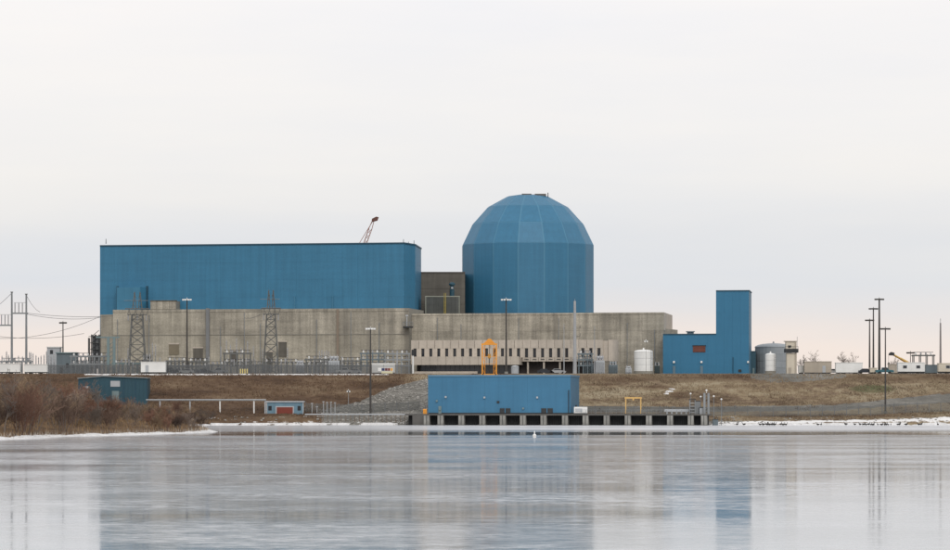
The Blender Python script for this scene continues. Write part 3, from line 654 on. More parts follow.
def pumphouse():
    L, A, B = along(DA, DB, (428-405)/303, -.6), along(DA, DB, (571-405)/303, -.6), PT(579, 921)
    zt = Z(375.2, 893)
    t = thing('pumphouse', 'wide flat roofed blue pumphouse standing on the intake deck', 'building', ((L[0]+A[0])/2, 900, DECKZ))
    MB().prism([L, A, B, (L[0]+3, 926)], DECKZ, zt).build('wall', BLUEP, t)
    panels(t, 'siding_panel', BLUEP, L, A, DECKZ+.3, zt-.35, 10, 1, .04, .025)
    panels(t, 'siding_panel', BLUEP, A, B, DECKZ+.3, zt-.35, 3, 1, .04, .025)
    for a, b in ((L, A), (A, B)):
        wallbox('roof_edge', mat('roof_edge_blue', (.10, .22, .33), .5, .08), t, a, b, 0, 1, zt-.35, zt+.1, -.2, .22)
        wallbox('base_trim', DARK, t, a, b, 0, 1, DECKZ+.004, DECKZ+.3, -.1, .12)
    def tt(px): return (px-428)/143
    for p0, p1 in ((500.5, 511), (542, 553.5)):
        z0, z1 = Z(413, 895), Z(408.3, 895)
        lv = wallbox('louver', DARK, t, L, A, tt(p0), tt(p1), z0, z1, .1, .2)
        for k in range(4): sub(wallbox('slat', mat('slat_grey', (.06, .065, .07), .6, .1), t, L, A, tt(p0+.5), tt(p1-.5), z0+.15+.3*k, z0+.27+.3*k, .2, .28), lv)
        sub(wallbox('mullion', BLUEP, t, L, A, tt((p0+p1)/2-.4), tt((p0+p1)/2+.4), z0, z1, .2, .3), lv)
    wallbox('vent', DARK, t, L, A, tt(497.5), tt(500), Z(403.2, 895), Z(401, 895), .1, .3)
    for px, py in ((446, 397), (485, 397.5), (538, 397.5), (524, 408.5), (437, 401), (440, 409.5)):
        wallbox('wall_lamp', GREYL if py < 399 else TEAL, t, L, A, tt(px-.9), tt(px+.9), Z(py+.9, 895), Z(py-.9, 895), .1, .5)
    q = along(L, A, tt(569.5), .35); MB().tube((q[0], q[1], DECKZ), (q[0], q[1], Z(390, 893)), .13).build('downpipe', DARK, t)
    wallbox('door', TEAL, t, L, A, tt(438.5), tt(441.5), DECKZ+.05, DECKZ+2.1, .1, .16)
    # small things on the deck
    qx, qy = along(DA, DB, (581.5-405)/303, -2.0)
    s = thing('white_storage_tank', 'small white rectangular tank on the deck beside the pumphouse', 'tank', (qx, qy, DECKZ))
    MB().box(qx-2.0, qx+1.6, qy-1, qy+1, DECKZ+.25, DECKZ+1.9).build('body', WHITE, s)
    MB().box(qx-1.9, qx+1.5, qy-.9, qy+.9, DECKZ, DECKZ+.25).build('skid', DARK, s)
    MB().tube((qx-1.4, qy, DECKZ+1.9), (qx-1.4, qy, DECKZ+2.4), .25).build('lid', DARK, s)
    MB().box(qx-1.7, qx+.2, qy-1.06, qy-1.0, DECKZ+.5, DECKZ+1.5).build('side_panel', GREYL, s)
    gx0, gy0 = along(DA, DB, (625.5-405)/303, -3); gx1, gy1 = along(DA, DB, (640.5-405)/303, -3)
    g = thing('yellow_gantry', 'slim yellow gantry frame standing on the deck right of the pumphouse', 'gantry', ((gx0+gx1)/2, gy0, DECKZ))
    zg = Z(397.4, 893); ym = mat('pale_yellow', (.66, .42, .15), .5, .08)
    for x, y in ((gx0, gy0), (gx1, gy1)):
        MB().box(x-.14, x+.14, y-.14, y+.14, DECKZ, zg-.35).build('post', ym, g)
        MB().box(x-.3, x+.3, y-.3, y+.3, DECKZ, DECKZ+.1).build('base_plate', DARK, g)
    MB().box(gx0-.3, gx1+.3, gy0-.2, gy0+.2, zg-.35, zg+.08).build('beam', ym, g)
    MB().box((gx0+gx1)/2-.2, (gx0+gx1)/2+.2, gy0-.25, gy0+.25, zg-.8, zg-.35).build('hoist', ym, g)
    # orange lifting frame on the pumphouse roof
    bx, by = along(L, A, tt(487.8), -4)
    f = thing('orange_lifting_frame', 'tall orange lifting frame with open legs on the pumphouse roof', 'gantry', (bx, by, zt))
    Yf = by; hw = 1.9; zr = Z(345, Yf); zp = Z(338.8, Yf)
    for sx in (-1, 1):
        for sy in (-1, 1): MB().box(bx+sx*hw-.17, bx+sx*hw+.17, by+sy*1.2-.17, by+sy*1.2+.17, zt+.4, zr).build('leg', ORANGE, f)
    MB().box(bx-2.2, bx+2.2, by-1.5, by+1.5, zt+.12, zt+.4).build('base_beam', ORANGE, f)
    for sy in (-1, 1): MB().box(bx-2.15, bx+2.15, by+sy*1.2-.18, by+sy*1.2+.18, zr, zr+.4).build('top_beam', ORANGE, f)
    for sx in (-1, 1):
        mm = MB()
        for k in range(5):
            za, zc = zt+.4+(zr-zt-.4)*k/5, zt+.4+(zr-zt-.4)*(k+1)/5; sg = 1 if k % 2 else -1
            mm.bar((bx+sx*hw, by-1.2*sg, za), (bx+sx*hw, by+1.2*sg, zc), .1); mm.bar((bx+sx*hw*.62, by-1.25, za), (bx+sx*hw, by-1.25, zc), .08)
        mm.bar((bx+sx*hw*.62, by-1.25, zt+.4), (bx+sx*hw*.62, by-1.25, zr), .12); mm.build('ladder_brace', ORANGE, f)
        for wy in (-1, 1): MB().tube((bx+sx*1.7, by+wy*1.3, zt+.2), (bx+sx*1.7, by+wy*1.5, zt+.2), .2, None, 10).build('wheel', DARK, f)
    MB().vprism([(bx-1.6, zr+.4), (bx+1.6, zr+.4), (bx+1.0, zr+1.0), (bx+.4, zp), (bx-.3, zp), (bx-1.0, zr+.9)], by-.7, by+.7).build('trolley', ORANGE, f)
    for h in (.38, .62): MB().box(bx-hw, bx+hw, by-1.25, by-1.1, zt+(zr-zt)*h-.05, zt+(zr-zt)*h+.05).build('crossbar', ORANGE, f)
    MB().box(bx-.4, bx+.4, by-.3, by+.3, zt+4.6, zt+5.8).build('hoist_block', mat('ochre', (.45, .24, .05), .6, .1), f)
    MB().tube((bx, by, zt+5.7), (bx, by, zr), .08).tube((bx, by, zt+.5), (bx, by, zt+4.6), .12).build('hoist_rope', DARK, f)
    # orange crate at the left edge
    ox, oy = along(DA, DB, (424.5-405)/303, -1.2)
    c = thing('orange_winch', 'small orange winch at the left corner of the pumphouse', 'winch', (ox, oy, DECKZ))
    MB().box(ox-.5, ox+.5, oy-.4, oy+.4, DECKZ, DECKZ+.9).build('body', ORANGE, c)
    MB().tube((ox-.5, oy, DECKZ+1.05), (ox+.5, oy, DECKZ+1.05), .3, None, 10).build('drum', ORANGE, c)
    MB().bar((ox+.2, oy, DECKZ+.9), (ox+.1, oy, DECKZ+2.4), .06).build('crank', DARK, c)
pumphouse()

def intake_equipment():
    # grey cabinets and mast cluster on the right end of the deck
    def P(px, back): return along(DA, DB, (px-405)/303, -back)
    x, y = P(692, 2)
    c = thing('rack_cleaner', 'grey steel tower with dark slats at the right end of the deck', 'machine', (x, y, DECKZ))
    zt = Z(400, y)
    for s in (-1, 1): MB().box(x+s*.7-.1, x+s*.7+.1, y-.5, y+.5, DECKZ, zt).build('post', GALV, c)
    for k in range(8): MB().box(x-.6, x+.6, y-.3, y+.3, DECKZ+.3+.42*k, DECKZ+.5+.42*k).build('slat', DARK if k % 2 else GALV, c)
    MB().box(x-.9, x+.9, y-.6, y+.6, zt, zt+.2).build('cap', DARK, c)
    x, y = P(706, 2)
    c = thing('switch_mast', 'pale grey box mast with white lamp at the right end of the deck', 'mast', (x, y, DECKZ)); zt = Z(393, y)
    for s in (-1, 1): MB().box(x+s*.55-.28, x+s*.55+.28, y-.3, y+.3, DECKZ, zt).build('column', GALV, c)
    for k in range(6): MB().bar((x-.3, y-.2, DECKZ+.5+k*.85), (x+.3, y-.2, DECKZ+.95+k*.85), .08).build('brace', GALV, c)
    MB().tube((x, y, zt), (x, y, zt+.5), .08).lathe(x, y, [(.1, zt+.45), (.28, zt+.6), (.28, zt+.8), (.05, zt+.95)], 8).build('lamp', LENS, c)
    for i, (px, bk, wd, h, lab, mm) in enumerate(((697, 4, 1.3, 3.4, 'light grey switch cabinet between the slatted tower and the lamp mast', GALV),
                                             (714, 5, 1.5, 2.6, 'blue grey switch cabinet just past the right end of the deck', GREYB),
                                             (700.5, 3, .9, 1.6, 'low grey switch cabinet at the foot of the lamp mast', GREYL))):
        x, y = P(px, bk); zb = DECKZ if px < 708 else ground(x, y)-.1
        c = thing('switch_cabinet', lab, 'cabinet', (x, y, zb), 'switch cabinets on the intake deck')
        MB().box(x-wd/2, x+wd/2, y-.5, y+.5, zb, zb+h).build('body', mm, c)
        MB().box(x-wd/2+.08, x-.04, y-.55, y-.5, zb+.2, zb+h-.15).build('door', mm, c)
        MB().box(x+.04, x+wd/2-.08, y-.55, y-.5, zb+.2, zb+h-.15).build('door', mm, c)
        MB().box(x-wd/2-.1, x+wd/2+.1, y-.6, y+.55, zb+h, zb+h+.12).build('roof', DARK, c)
    for px, py, lab in ((689.5, 394.5, 'thin grey rod mast left of the slatted tower on the deck'), (699.5, 397.5, 'short lamp post with white globe between tower and lamp mast'),
                        (712.5, 397, 'thin lamp post just right of the lamp mast on the deck'), (720, 400, 'lone thin grey lamp post beyond the end of the deck')):
        x, y = P(px, 5); zb = DECKZ if px < 708 else ground(x, y)-.1; zt = Z(py, y)
        c = thing('lamp_post', lab, 'lamp post', (x, y, zb))
        MB().tube((x, y, zb), (x, y, zt), .1, .07).build('pole', GALV, c)
        MB().lathe(x, y, [(.08, zt-.05), (.26, zt+.1), (.26, zt+.3), (.05, zt+.45)], 8).build('globe', LENS, c)
        MB().box(x-.2, x+.2, y-.2, y+.2, zb, zb+.15).build('base', DARK, c)
    # pale pipes lying on the deck
    for k, (lab) in enumerate(('pale pipe lying on the deck, the nearer of two', 'pale pipe lying on the deck, the farther of two')):
        q0, q1 = P(664, 3+k*1.2), P(688, 3+k*1.2)
        m = MB().tube((*q0, DECKZ+.75+.3*k), (*q1, DECKZ+.75+.3*k), .22, None, 8)
        for kk in range(5):
            f = (kk+.5)/5; m.box(q0[0]+(q1[0]-q0[0])*f-.15, q0[0]+(q1[0]-q0[0])*f+.15, q0[1]+(q1[1]-q0[1])*f-.15, q0[1]+(q1[1]-q0[1])*f+.15, DECKZ, DECKZ+.75+.3*k)
        tag(m.build('pipe', GREYL), lab, 'pipe', 'pipes on the intake deck')
intake_equipment()

# ================================================================== BLUE VENT BUILDING AT THE RIGHT
def vent_building():
    a, b, c = PT(663, 977), PT(716, 974), PT(749, 972)
    z0 = GZ-.3; zl, zt = Z(334, 975), Z(290.5, 973)
    t = thing('blue_service_building', 'L-shaped blue metal building with square tower at its right end', 'building', ((a[0]+c[0])/2, 975, z0))
    MB().prism([a, b, (b[0]+2, 995), (X(664, 995), 995)], z0, zl).build('low_wall', BLUEV, t)
    e = PT(751.3, 990)
    MB().prism([b, c, e, (X(717.5, 992), 992)], z0, zt).build('tower_wall', BLUEV, t)
    panels(t, 'siding_panel', BLUEV, a, b, z0, zl-.2, 6, 2, .04, .025)
    panels(t, 'siding_panel', BLUEV, b, c, z0, zt-.25, 4, 4, .04, .025)
    panels(t, 'siding_panel', mat('blue_grey_siding', (.055, .155, .24), .5, .05), c, e, z0, zt-.25, 2, 4, .04, .025)
    for p, q, z in ((a, b, zl), (b, c, zt), (c, e, zt)): wallbox('roof_flashing', FLASH, t, p, q, 0, 1, z-.22, z+.1, -.1, .2)
    def tt(px): return (px-663)/53
    z1, z2 = Z(352.2, 975), Z(346, 975)
    lv = wallbox('louver', REDB, t, a, b, tt(693), tt(705.5), z1, z2, .1, .2)
    for k in range(5): sub(wallbox('slat', mat('slat_red', (.24, .075, .05), .6, .1), t, a, b, tt(693.5), tt(705), z1+.1+.35*k, z1+.24+.35*k, .2, .32), lv)
    wallbox('louver_frame', DARK, t, a, b, tt(692.6), tt(706), z2, z2+.22, .1, .36)
    x = X(690.5, 982); MB().box(x-.9, x+.9, 981, 984, zl, zl+.7).box(x-1.2, x+1.2, 980.6, 984.4, zl+.7, zl+.95).build('roof_vent', GREYB, t)
    for px in (674.2, 701.7):
        wallbox('wall_lamp', LENS, t, a, b, tt(px-.9), tt(px+.9), Z(363, 975), Z(361, 975), .1, .6)
        wallbox('door', mat('blue_grey_door', (.13, .2, .25), .6, .1), t, a, b, tt(px-1.3), tt(px+1.3), z0, Z(366, 975), .1, .2)
    wallbox('wall_lamp', LENS, t, b, c, .955, 1.0, Z(363, 973), Z(361, 973), .1, .6)
    wallbox('vent', DARK, t, b, c, .68, .77, Z(372, 973), Z(369.5, 973), .1, .25)
    q = along(b, c, .52, .3); MB().tube((*q, z0), (*q, Z(357, 973)), .1).build('downpipe', FLASH, t)
    u = thing('lean_to', 'small dark blue lean-to between the blue tower and the grey tank', 'shed', (X(752.5, 985), 985, z0))
    f0, f1 = PT(750.6, 986), PT(755.8, 986)
    MB().prism([f0, f1, (f1[0], 996), (f0[0], 996)], z0, Z(351.5, 986)).build('wall', BLUEDK, u)
    wallbox('roof_edge', FLASH, u, f0, f1, -.02, 1.02, Z(351.5, 986), Z(351, 986), -.5, .2)
    wallbox('door', TEAL, u, f0, f1, .4, .75, z0, z0+2.2, 0, .08)
vent_building()

# ================================================================== TANKS, GUARD TOWER
def tank(name, label, px, half, Y, ytop, ybot, roof, m, group=None, legs=False, rows=3, n=28):
    x = X(px, Y); r = half*Y/F; zb = GZ-.3; z0 = max(Z(ybot, Y), zb); z1 = Z(ytop, Y); zr = Z(roof, Y)
    t = thing(name, label, 'tank', (x, Y, zb))
    if z0 > zb+.2: MB().lathe(x, Y, [(r*1.02, zb), (r*1.02, z0)], n).build('plinth', CONCJ, t)
    for k in range(rows):
        a, b = z0+(z1-z0)*k/rows, z0+(z1-z0)*(k+1)/rows
        MB().lathe(x, Y, [(r-.02*(k % 2), a+.02), (r-.02*(k % 2), b-.02)], n).build('shell_ring', m, t, smooth=False)
    prof = [(r*1.015, z1-.02), (r*1.015, z1+.12)] + [(r*math.cos(R(q)), z1+.12+(zr-z1-.12)*math.sin(R(q))) for q in (15, 35, 55, 75, 86)]
    MB().lathe(x, Y, prof, n).build('roof', m, t)
    MB().tube((x, Y, zr-.1), (x, Y, zr+.5), .3, .2, 8).build('vent', m, t)
    lx = x+r*.82; ly = Y-r*.62; mm = MB()
    for dx in (-.2, .2): mm.bar((lx+dx, ly-.2, z0), (lx+dx, ly-.2, z1+.6), .05)
    for k in range(int((z1-z0)/.6)): mm.bar((lx-.2, ly-.2, z0+.6*k+.3), (lx+.2, ly-.2, z0+.6*k+.3), .04)
    mm.build('ladder', GALV, t)
    return t
tank('white_water_tank', 'round white water tank with shallow cone roof beside the blue building', 643.5, 9.4, 968, 352, 371.2, 349.6, WHITE)
tank('grey_storage_tank', 'large grey domed steel tank right of the blue tower', 773.5, 18.6, 994, 347.5, 375, 343.2, TANKG, rows=4)
tank('white_pressure_tank', 'small white round topped tank in front of the grey tank', 770.5, 5.3, 966, 355, 371, 353.2, WHITE)
def guard_tower():
    Y = 962; x0 = X(786.8, Y); x1 = X(796.8, Y); zb = GZ-.3
    t = thing('guard_tower', 'beige concrete guard tower with dark balcony band near its top', 'tower', ((x0+x1)/2, Y+1.4, zb))
    MB().box(x0, x1, Y, Y+2.8, zb, Z(353, Y)).build('shaft', CREAM, t)
    MB().box(X(785, Y), X(798.3, Y), Y-.6, Y+3.4, Z(352.6, Y), Z(348.8, Y)).build('balcony', DARK, t)
    xa, xb = X(784.6, Y), X(796.2, Y)
    m = MB()
    MB().box(xa+.4, xb, Y, Y+2.8, Z(348.8, Y), Z(341.6, Y)).build('cabin', CREAM, t)
    MB().box(xa, xb+.2, Y-.3, Y+3.1, Z(341.6, Y), Z(340.9, Y)).build('roof', BEIGE, t)
    MB().box(X(788, Y), X(791.2, Y), Y-.04, Y, Z(347.6, Y), Z(345.4, Y)).build('window', GLASS, t)
    MB().box(X(795, Y), X(796.4, Y), Y-.2, Y-.02, zb, Z(341.6, Y)).build('drain_pipe', BEIGE, t)
    m = MB()
    for px in (785.2, 789, 793, 798): m.bar((X(px, Y), Y-.6, Z(348.8, Y)), (X(px, Y), Y-.6, Z(346.4, Y)), .05)
    m.bar((X(785.2, Y), Y-.6, Z(346.4, Y)), (X(798, Y), Y-.6, Z(346.4, Y)), .05); m.build('railing', DARK, t)
    MB().tube((X(797.5, Y), Y+1, Z(348.8, Y)), (X(797.5, Y), Y+1, Z(336.5, Y)), .06).build('antenna', GALV, t)
    MB().box(X(788.3, Y), X(791.3, Y), Y-.03, Y, zb, zb+2.1).build('door', BEIGE, t)
guard_tower()

# ================================================================== LIGHT POLES
def light_pole(px, ytop, ybot, Y, label, m=POLE, r=.30, head=1.05, lum=4, zb=None):
    x = X(px, Y); zb = ground(x, Y)-.1 if zb is None else zb; zt = Z(ytop, Y)
    t = thing('light_pole', label, 'light pole', (x, Y, zb), 'tall area light poles')
    MB().tube((x, Y, zb), (x, Y, zt), r, r*.55, 8).build('pole', m, t)
    MB().tube((x, Y, zb), (x, Y, zb+.7), r*1.9, r*1.7, 8).build('base', CONCP, t)
    mm = MB().bar((x-head, Y, zt-.35), (x+head, Y, zt-.35), .1).bar((x, Y-head*.6, zt-.35), (x, Y+head*.6, zt-.35), .1); mm.build('crossarm', m, t)
    sp = [(-1, 0), (1, 0), (-.38, -.6), (.38, -.6), (0, .6)][:lum] if head > .5 else [(-1, 0), (1, 0)]
    for dx, dy in sp:
        ax, ay = x+dx*head, Y+dy*head
        lu = MB().box(ax-.34, ax+.34, ay-.3, ay+.3, zt-.42, zt-.04).build('luminaire', m if ybot < 0 else GREYL, t)
        MB().box(ax-.30, ax+.30, ay-.36, ay-.302, zt-.50, zt-.10).build('lens', LENS if ybot >= 0 else m, lu)
    MB().tube((x, Y, zt-.1), (x, Y, zt+.35), .12, .05, 6).build('cap', LENS if ybot >= 0 else m, t)
light_pole(187, 298.8, 372, 966, 'tall dark light pole with white lamps before the left concrete wall')
light_pole(370.5, 327.8, 414, 908, 'dark light pole standing on the shore left of the pumphouse')
light_pole(506.2, 298.8, 374, 958, 'tall dark light pole rising in front of the blue dome', head=1.2)
light_pole(869.6, 319.5, -1, 1010, 'shortest and leftmost of the three clustered poles on the right')
light_pole(873.4, 308, -1, 985, 'middle of the three clustered tall poles on the right')
light_pole(879.3, 298.5, -1, 960, 'tallest of the three clustered poles on the right', r=.40)
light_pole(885.4, 328, -1, 915, 'thin dark pole standing low on the right grass bank', r=.26)
light_pole(63, 322, -1, 985, 'brown light pole above the switchyard at the far left', r=.26, head=.8)
light_pole(512.5+398-0.0, 352, -1, 995, 'short light pole behind the white trailer on the right', r=.16, head=.9)
light_pole(646, 340.5, 10, 960, 'thin short lamp pole in front of the white water tank', r=.05, head=.2, lum=2)
light_pole(348.5, 390.5, 10, 925, 'short grey lamp pole on the stone ramp left of the pumphouse', m=POLEG, r=.08, head=.15, lum=2)

def monopole():
    Y = 956; x = X(574.8, Y); zb = GZ-.2; zt = Z(301, Y)
    t = thing('steel_monopole', 'thick pale grey tapered monopole behind the right pumphouse corner', 'pole', (x, Y, zb))
    n = 5
    for k in range(n):
        a, b = k/n, (k+1)/n; MB().tube((x, Y, zb+(zt-zb)*a), (x, Y, zb+(zt-zb)*b), .58-.22*a, .56-.22*b, 10).build('pole_section', POLEG, t)
    for z in (Z(329, Y), Z(337, Y)):
        MB().bar((x-.6, Y, z), (x+1.6, Y, z+.3), .08).tube((x+1.5, Y, z+.3), (x+1.5, Y, z+1.0), .1).build('arm', TOWERM, t)
    MB().tube((x, Y, zt), (x, Y, zt+.6), .06).build('finial', POLEG, t)
    for px, ytop, lab in ((564, 324, 'thin grey mast left of the thick monopole before the office'), (594.5, 326, 'thin grey mast right of the thick monopole before the office'),
                          (397, 352, 'pale grey post before the racks left of the office'), (413, 350, 'white post with dark box at the left end of the office')):
        Yq = 960; xq = X(px, Yq); zq = Z(ytop, Yq)
        u = thing('slim_mast', lab, 'mast', (xq, Yq, zb))
        MB().tube((xq, Yq, zb), (xq, Yq, zq), .17 if px > 500 else .26, .07 if px > 500 else .22, 8).build('pole', POLEG if px != 413 else WHITE, u)
        MB().box(xq-.3, xq+.3, Yq-.3, Yq+.3, zb, zb+.3).build('base', CONCP, u)
        if px > 500: MB().bar((xq-.5, Yq, zq-1.2), (xq+.5, Yq, zq-1.2), .06).build('arm', TOWERM, u)
        if px == 413: MB().box(xq-.45, xq+.45, Yq-.3, Yq+.3, zq-1.6, zq+.1).build('box', DARK, u)
    # far right lattice-top whip
    Yq = 985; xq = X(940.5, Yq); zq = Z(318.5, Yq)
    u = thing('radio_mast', 'slender grey radio mast above the trailers at the far right', 'mast', (xq, Yq, GZ-.2))
    MB().tube((xq, Yq, GZ-.2), (xq, Yq, Z(323, Yq)), .36, .22, 8).build('pole', mat('pinkish_grey', (.23, .21, .205), .6, .1), u)
    MB().tube((xq, Yq, Z(323, Yq)), (xq, Yq, zq), .08).build('whip', GALV, u)
monopole()

# ================================================================== LATTICE TOWERS
def lattice(px, Y, ybase_w, ytop, yneck, label, wneck=1.0, wtop=.25):
    x = X(px, Y); zb = GZ-.3; zt = Z(ytop, Y); zn = Z(yneck, Y); wb = ybase_w*Y/F/2; wn = wneck*Y/F/2
    t = thing('transmission_tower', label, 'pylon', (x, Y, zb))
    def w_at(z): return wb+(wn-wb)*(z-zb)/(zn-zb)
    for sx in (-1, 1):
        for sy in (-1, 1):
            MB().bar((x+sx*wb, Y+sy*wb*.8, zb), (x+sx*wn, Y+sy*wn*.8, zn), .19).build('leg', TOWERM, t)
    m = MB(); n = 7; zs = [zb+(zn-zb)*(1-(1-k/n)**1.25) for k in range(n+1)]
    for k in range(n):
        w0, w1 = w_at(zs[k]), w_at(zs[k+1])
        for sy in (-1, 1):
            m.bar((x-w0, Y+sy*w0*.8, zs[k]), (x+w1, Y+sy*w1*.8, zs[k+1]), .09); m.bar((x+w0, Y+sy*w0*.8, zs[k]), (x-w1, Y+sy*w1*.8, zs[k+1]), .09)
            m.bar((x-w1, Y+sy*w1*.8, zs[k+1]), (x+w1, Y+sy*w1*.8, zs[k+1]), .09)
        for sx in (-1, 1):
            m.bar((x+sx*w0, Y-w0*.8, zs[k]), (x+sx*w1, Y+w1*.8, zs[k+1]), .09)
    m.build('bracing', TOWERM, t)
    # head: platform truss and two peaks
    m = MB(); ah = wn*2.3
    for dz in (0, 1.7):
        for sy in (-1, 1): m.bar((x-ah*(1 if dz else .8), Y+sy*.6, zn+dz), (x+ah*(1 if dz else .8), Y+sy*.6, zn+dz), .18)
    for k in range(7):
        q = -ah*.8+ah*1.6*k/6; m.bar((x+q, Y-.6, zn), (x+q+ah*.2*(-1)**k, Y-.6, zn+1.7), .09)
    ca = m.build('crossarm', TOWERM, t)
    for s in (-1, 1):
        m = MB().bar((x+s*wn*.9, Y, zn+1.7), (x+s*wn*.5, Y, zt), .22).bar((x+s*wn*.2, Y, zn+1.7), (x+s*wn*.5, Y, zt), .14)
        for k in range(3): m.bar((x+s*wn*.25, Y, zn+1.7+(zt-zn-1.7)*k/3), (x+s*wn*.7, Y, zn+1.7+(zt-zn-1.7)*(k+.8)/3), .1)
        m.build('peak', TOWERM, t)
    MB().bar((x-ah*1.1, Y, zn+(zt-zn)*.62), (x+ah*.9, Y, zn+(zt-zn)*.62), .09).build('upper_arm', GALV, t)
    for s in (-1, 0, 1):
        MB().lathe(x+s*ah*.75, Y-.2, [(.05, zn-1.9), (.16, zn-1.8), (.16, zn-.2), (.05, zn)], 6).build('insulator', PORC, ca)
    return (x, Y, zn, zt, ah)
T1 = lattice(137.3, 975, 17.5, 292, 314.5, 'dark lattice transmission tower before the left end of the concrete wall', 10.5)
T2 = lattice(271.0, 972, 15.5, 290, 314, 'dark lattice transmission tower before the middle of the concrete wall', 8.5)

def hframe():
    Y = 962; zb = GZ-.3
    t = thing('hframe_tower', 'tall two-post steel takeoff frame with beams at the far left', 'pylon', (X(18, Y), Y, zb))
    for px, yt in ((11.8, 292.5), (26.3, 294.5)):
        x = X(px, Y); MB().tube((x, Y, zb), (x, Y, Z(yt, Y)), .36, .24, 8).build('post', GALV, t)
        MB().box(x-.35, x+.35, Y-.35, Y+.35, Z(yt, Y), Z(yt-.8, Y)).build('cap', TOWERM, t)
    MB().box(X(11.8, Y), X(28, Y), Y-.25, Y+.25, Z(314, Y), Z(312.6, Y)).build('beam', GALV, t)
    MB().box(X(-12, Y), X(11.8, Y), Y-.25, Y+.25, Z(326, Y), Z(324.6, Y)).build('beam', GALV, t)
    x = X(-12, Y); MB().tube((x, Y, zb), (x, Y, Z(314, Y)), .36, .24, 8).build('post', GALV, t)
    for px in (15, 18.8, 22.4): MB().lathe(X(px, Y), Y, [(.10, Z(312.6, Y)), (.15, Z(312, Y)), (.15, Z(303.5, Y)), (.06, Z(302.5, Y))], 6).build('insulator', PORC, t)
    for px in (1.5, 5, 8.3): MB().lathe(X(px, Y), Y, [(.10, Z(324.6, Y)), (.15, Z(324, Y)), (.15, Z(315.5, Y)), (.06, Z(314.5, Y))], 6).build('insulator', PORC, t)
    MB().bar((X(14, Y), Y, Z(302.6, Y)), (X(26, Y), Y, Z(302.6, Y)), .07).bar((X(-10, Y), Y, Z(314.6, Y)), (X(11, Y), Y, Z(314.6, Y)), .07).build('bus_pipe', GALV, t)
    # overhead lines
    def wire(a, b, sag, lab, k=14):
        m = MB(); prev = None
        for i in range(k+1):
            f = i/k; p = Vector(a).lerp(Vector(b), f); p.z -= sag*4*f*(1-f)
            if prev is not None: m.tube(prev, p, .055, None, 4, False)
            prev = p
        tag(m.build('overhead_wire', WIRE), lab, 'wire', 'overhead power lines at the left')
    yw = Y
    wire((X(26, Y), Y, Z(313, Y)), (X(113, 1018), 1018, Z(316, 1018)), .6, 'thin overhead wire from the beam of the left takeoff frame to the concrete wall')
    wire((X(26, Y), Y, Z(314, Y)), (X(100, 1022), 1022, Z(317.5, 1022)), .9, 'lowest of the near level wires right of the left takeoff frame')
    wire((X(-12, Y), Y, Z(338, Y)), (X(100, 1020), 1020, Z(316.5, 1020)), 2.2, 'sagging wire rising from the left edge to the concrete wall')
    wire((X(-12, Y), Y, Z(335, Y)), (X(84, 1020), 1020, Z(333.5, 1020)), 1.2, 'low slack wire crossing behind the brown light pole')
    wire((X(11.8, Y), Y, Z(293, Y)), (X(-30, Y), Y, Z(322, Y)), 1.0, 'steep wire falling left from the top of the left takeoff frame')
    wire((X(26.3, Y), Y, Z(295, Y)), (X(40, 975), 975, Z(312, 975)), .8, 'steep wire falling right from the top of the left takeoff frame')
    a1, a2 = T1, T2
    wire((a1[0]+a1[4], a1[1], a1[2]), (X(150, 1016), 1016, Z(322, 1016)), .5, 'short wire from the left lattice tower to the wall')
    wire((a2[0]-a2[4], a2[1], a2[2]), (X(244, 1009), 1009, Z(318, 1009)), .5, 'short wire from the middle lattice tower to the wall')
hframe()

# ================================================================== SWITCHYARD
def bus_support(px, Y, h, first=[None]):
    x = X(px, Y); zb = GZ-.2
    if first[0] is None:
        t = thing('bus_support', 'slim grey insulator post standing in the left switchyard', 'insulator', (0, 0, 0), 'switchyard insulator posts')
        MB().box(-.12, .12, -.12, .12, 0, 2.4).build('post', GALV, t, local=True)
        MB().box(-.3, .3, -.3, .3, 0, .15).build('base', CONCP, t, local=True)
        prof = [(.08, 2.4)]
        for k in range(6): prof += [(.2, 2.5+.3*k), (.11, 2.65+.3*k)]
        MB().lathe(0, 0, prof+[(.05, 4.4)], 7).build('insulator', PORC, t, local=True)
        first[0] = t; o = t
    else: o = copy_tree(first[0])
    o['label'] = 'slim grey insulator post among the takeoff frame posts at far left' if px < 60 else 'slim grey insulator post near the left lattice tower' if px < 160 else 'slim grey insulator post near the middle lattice tower' if px < 300 else 'slim grey insulator post before the brown pilaster'
    o.location = (x, Y, zb); o.scale = (1, 1, h/4.4)
for px in (2, 6.5, 8.5, 15, 18.5, 22.5, 29.5, 33, 36, 38.5, 41, 44, 48.5, 118, 122, 126, 150, 156, 222, 228, 234, 246, 252, 258, 318, 323, 327, 12.5, 31, 46.5, 51, 54, 129, 133, 160, 165, 170, 176, 182, 192, 198, 209, 214, 225, 231, 237, 240, 243, 249, 255, 262, 266, 276, 281, 285, 290, 294, 306, 310, 314, 342, 347, 351, 356):
    bus_support(px, random.uniform(966, 984), random.uniform(5.2, 7.2) if px < 60 else random.uniform(3.6, 5.6))

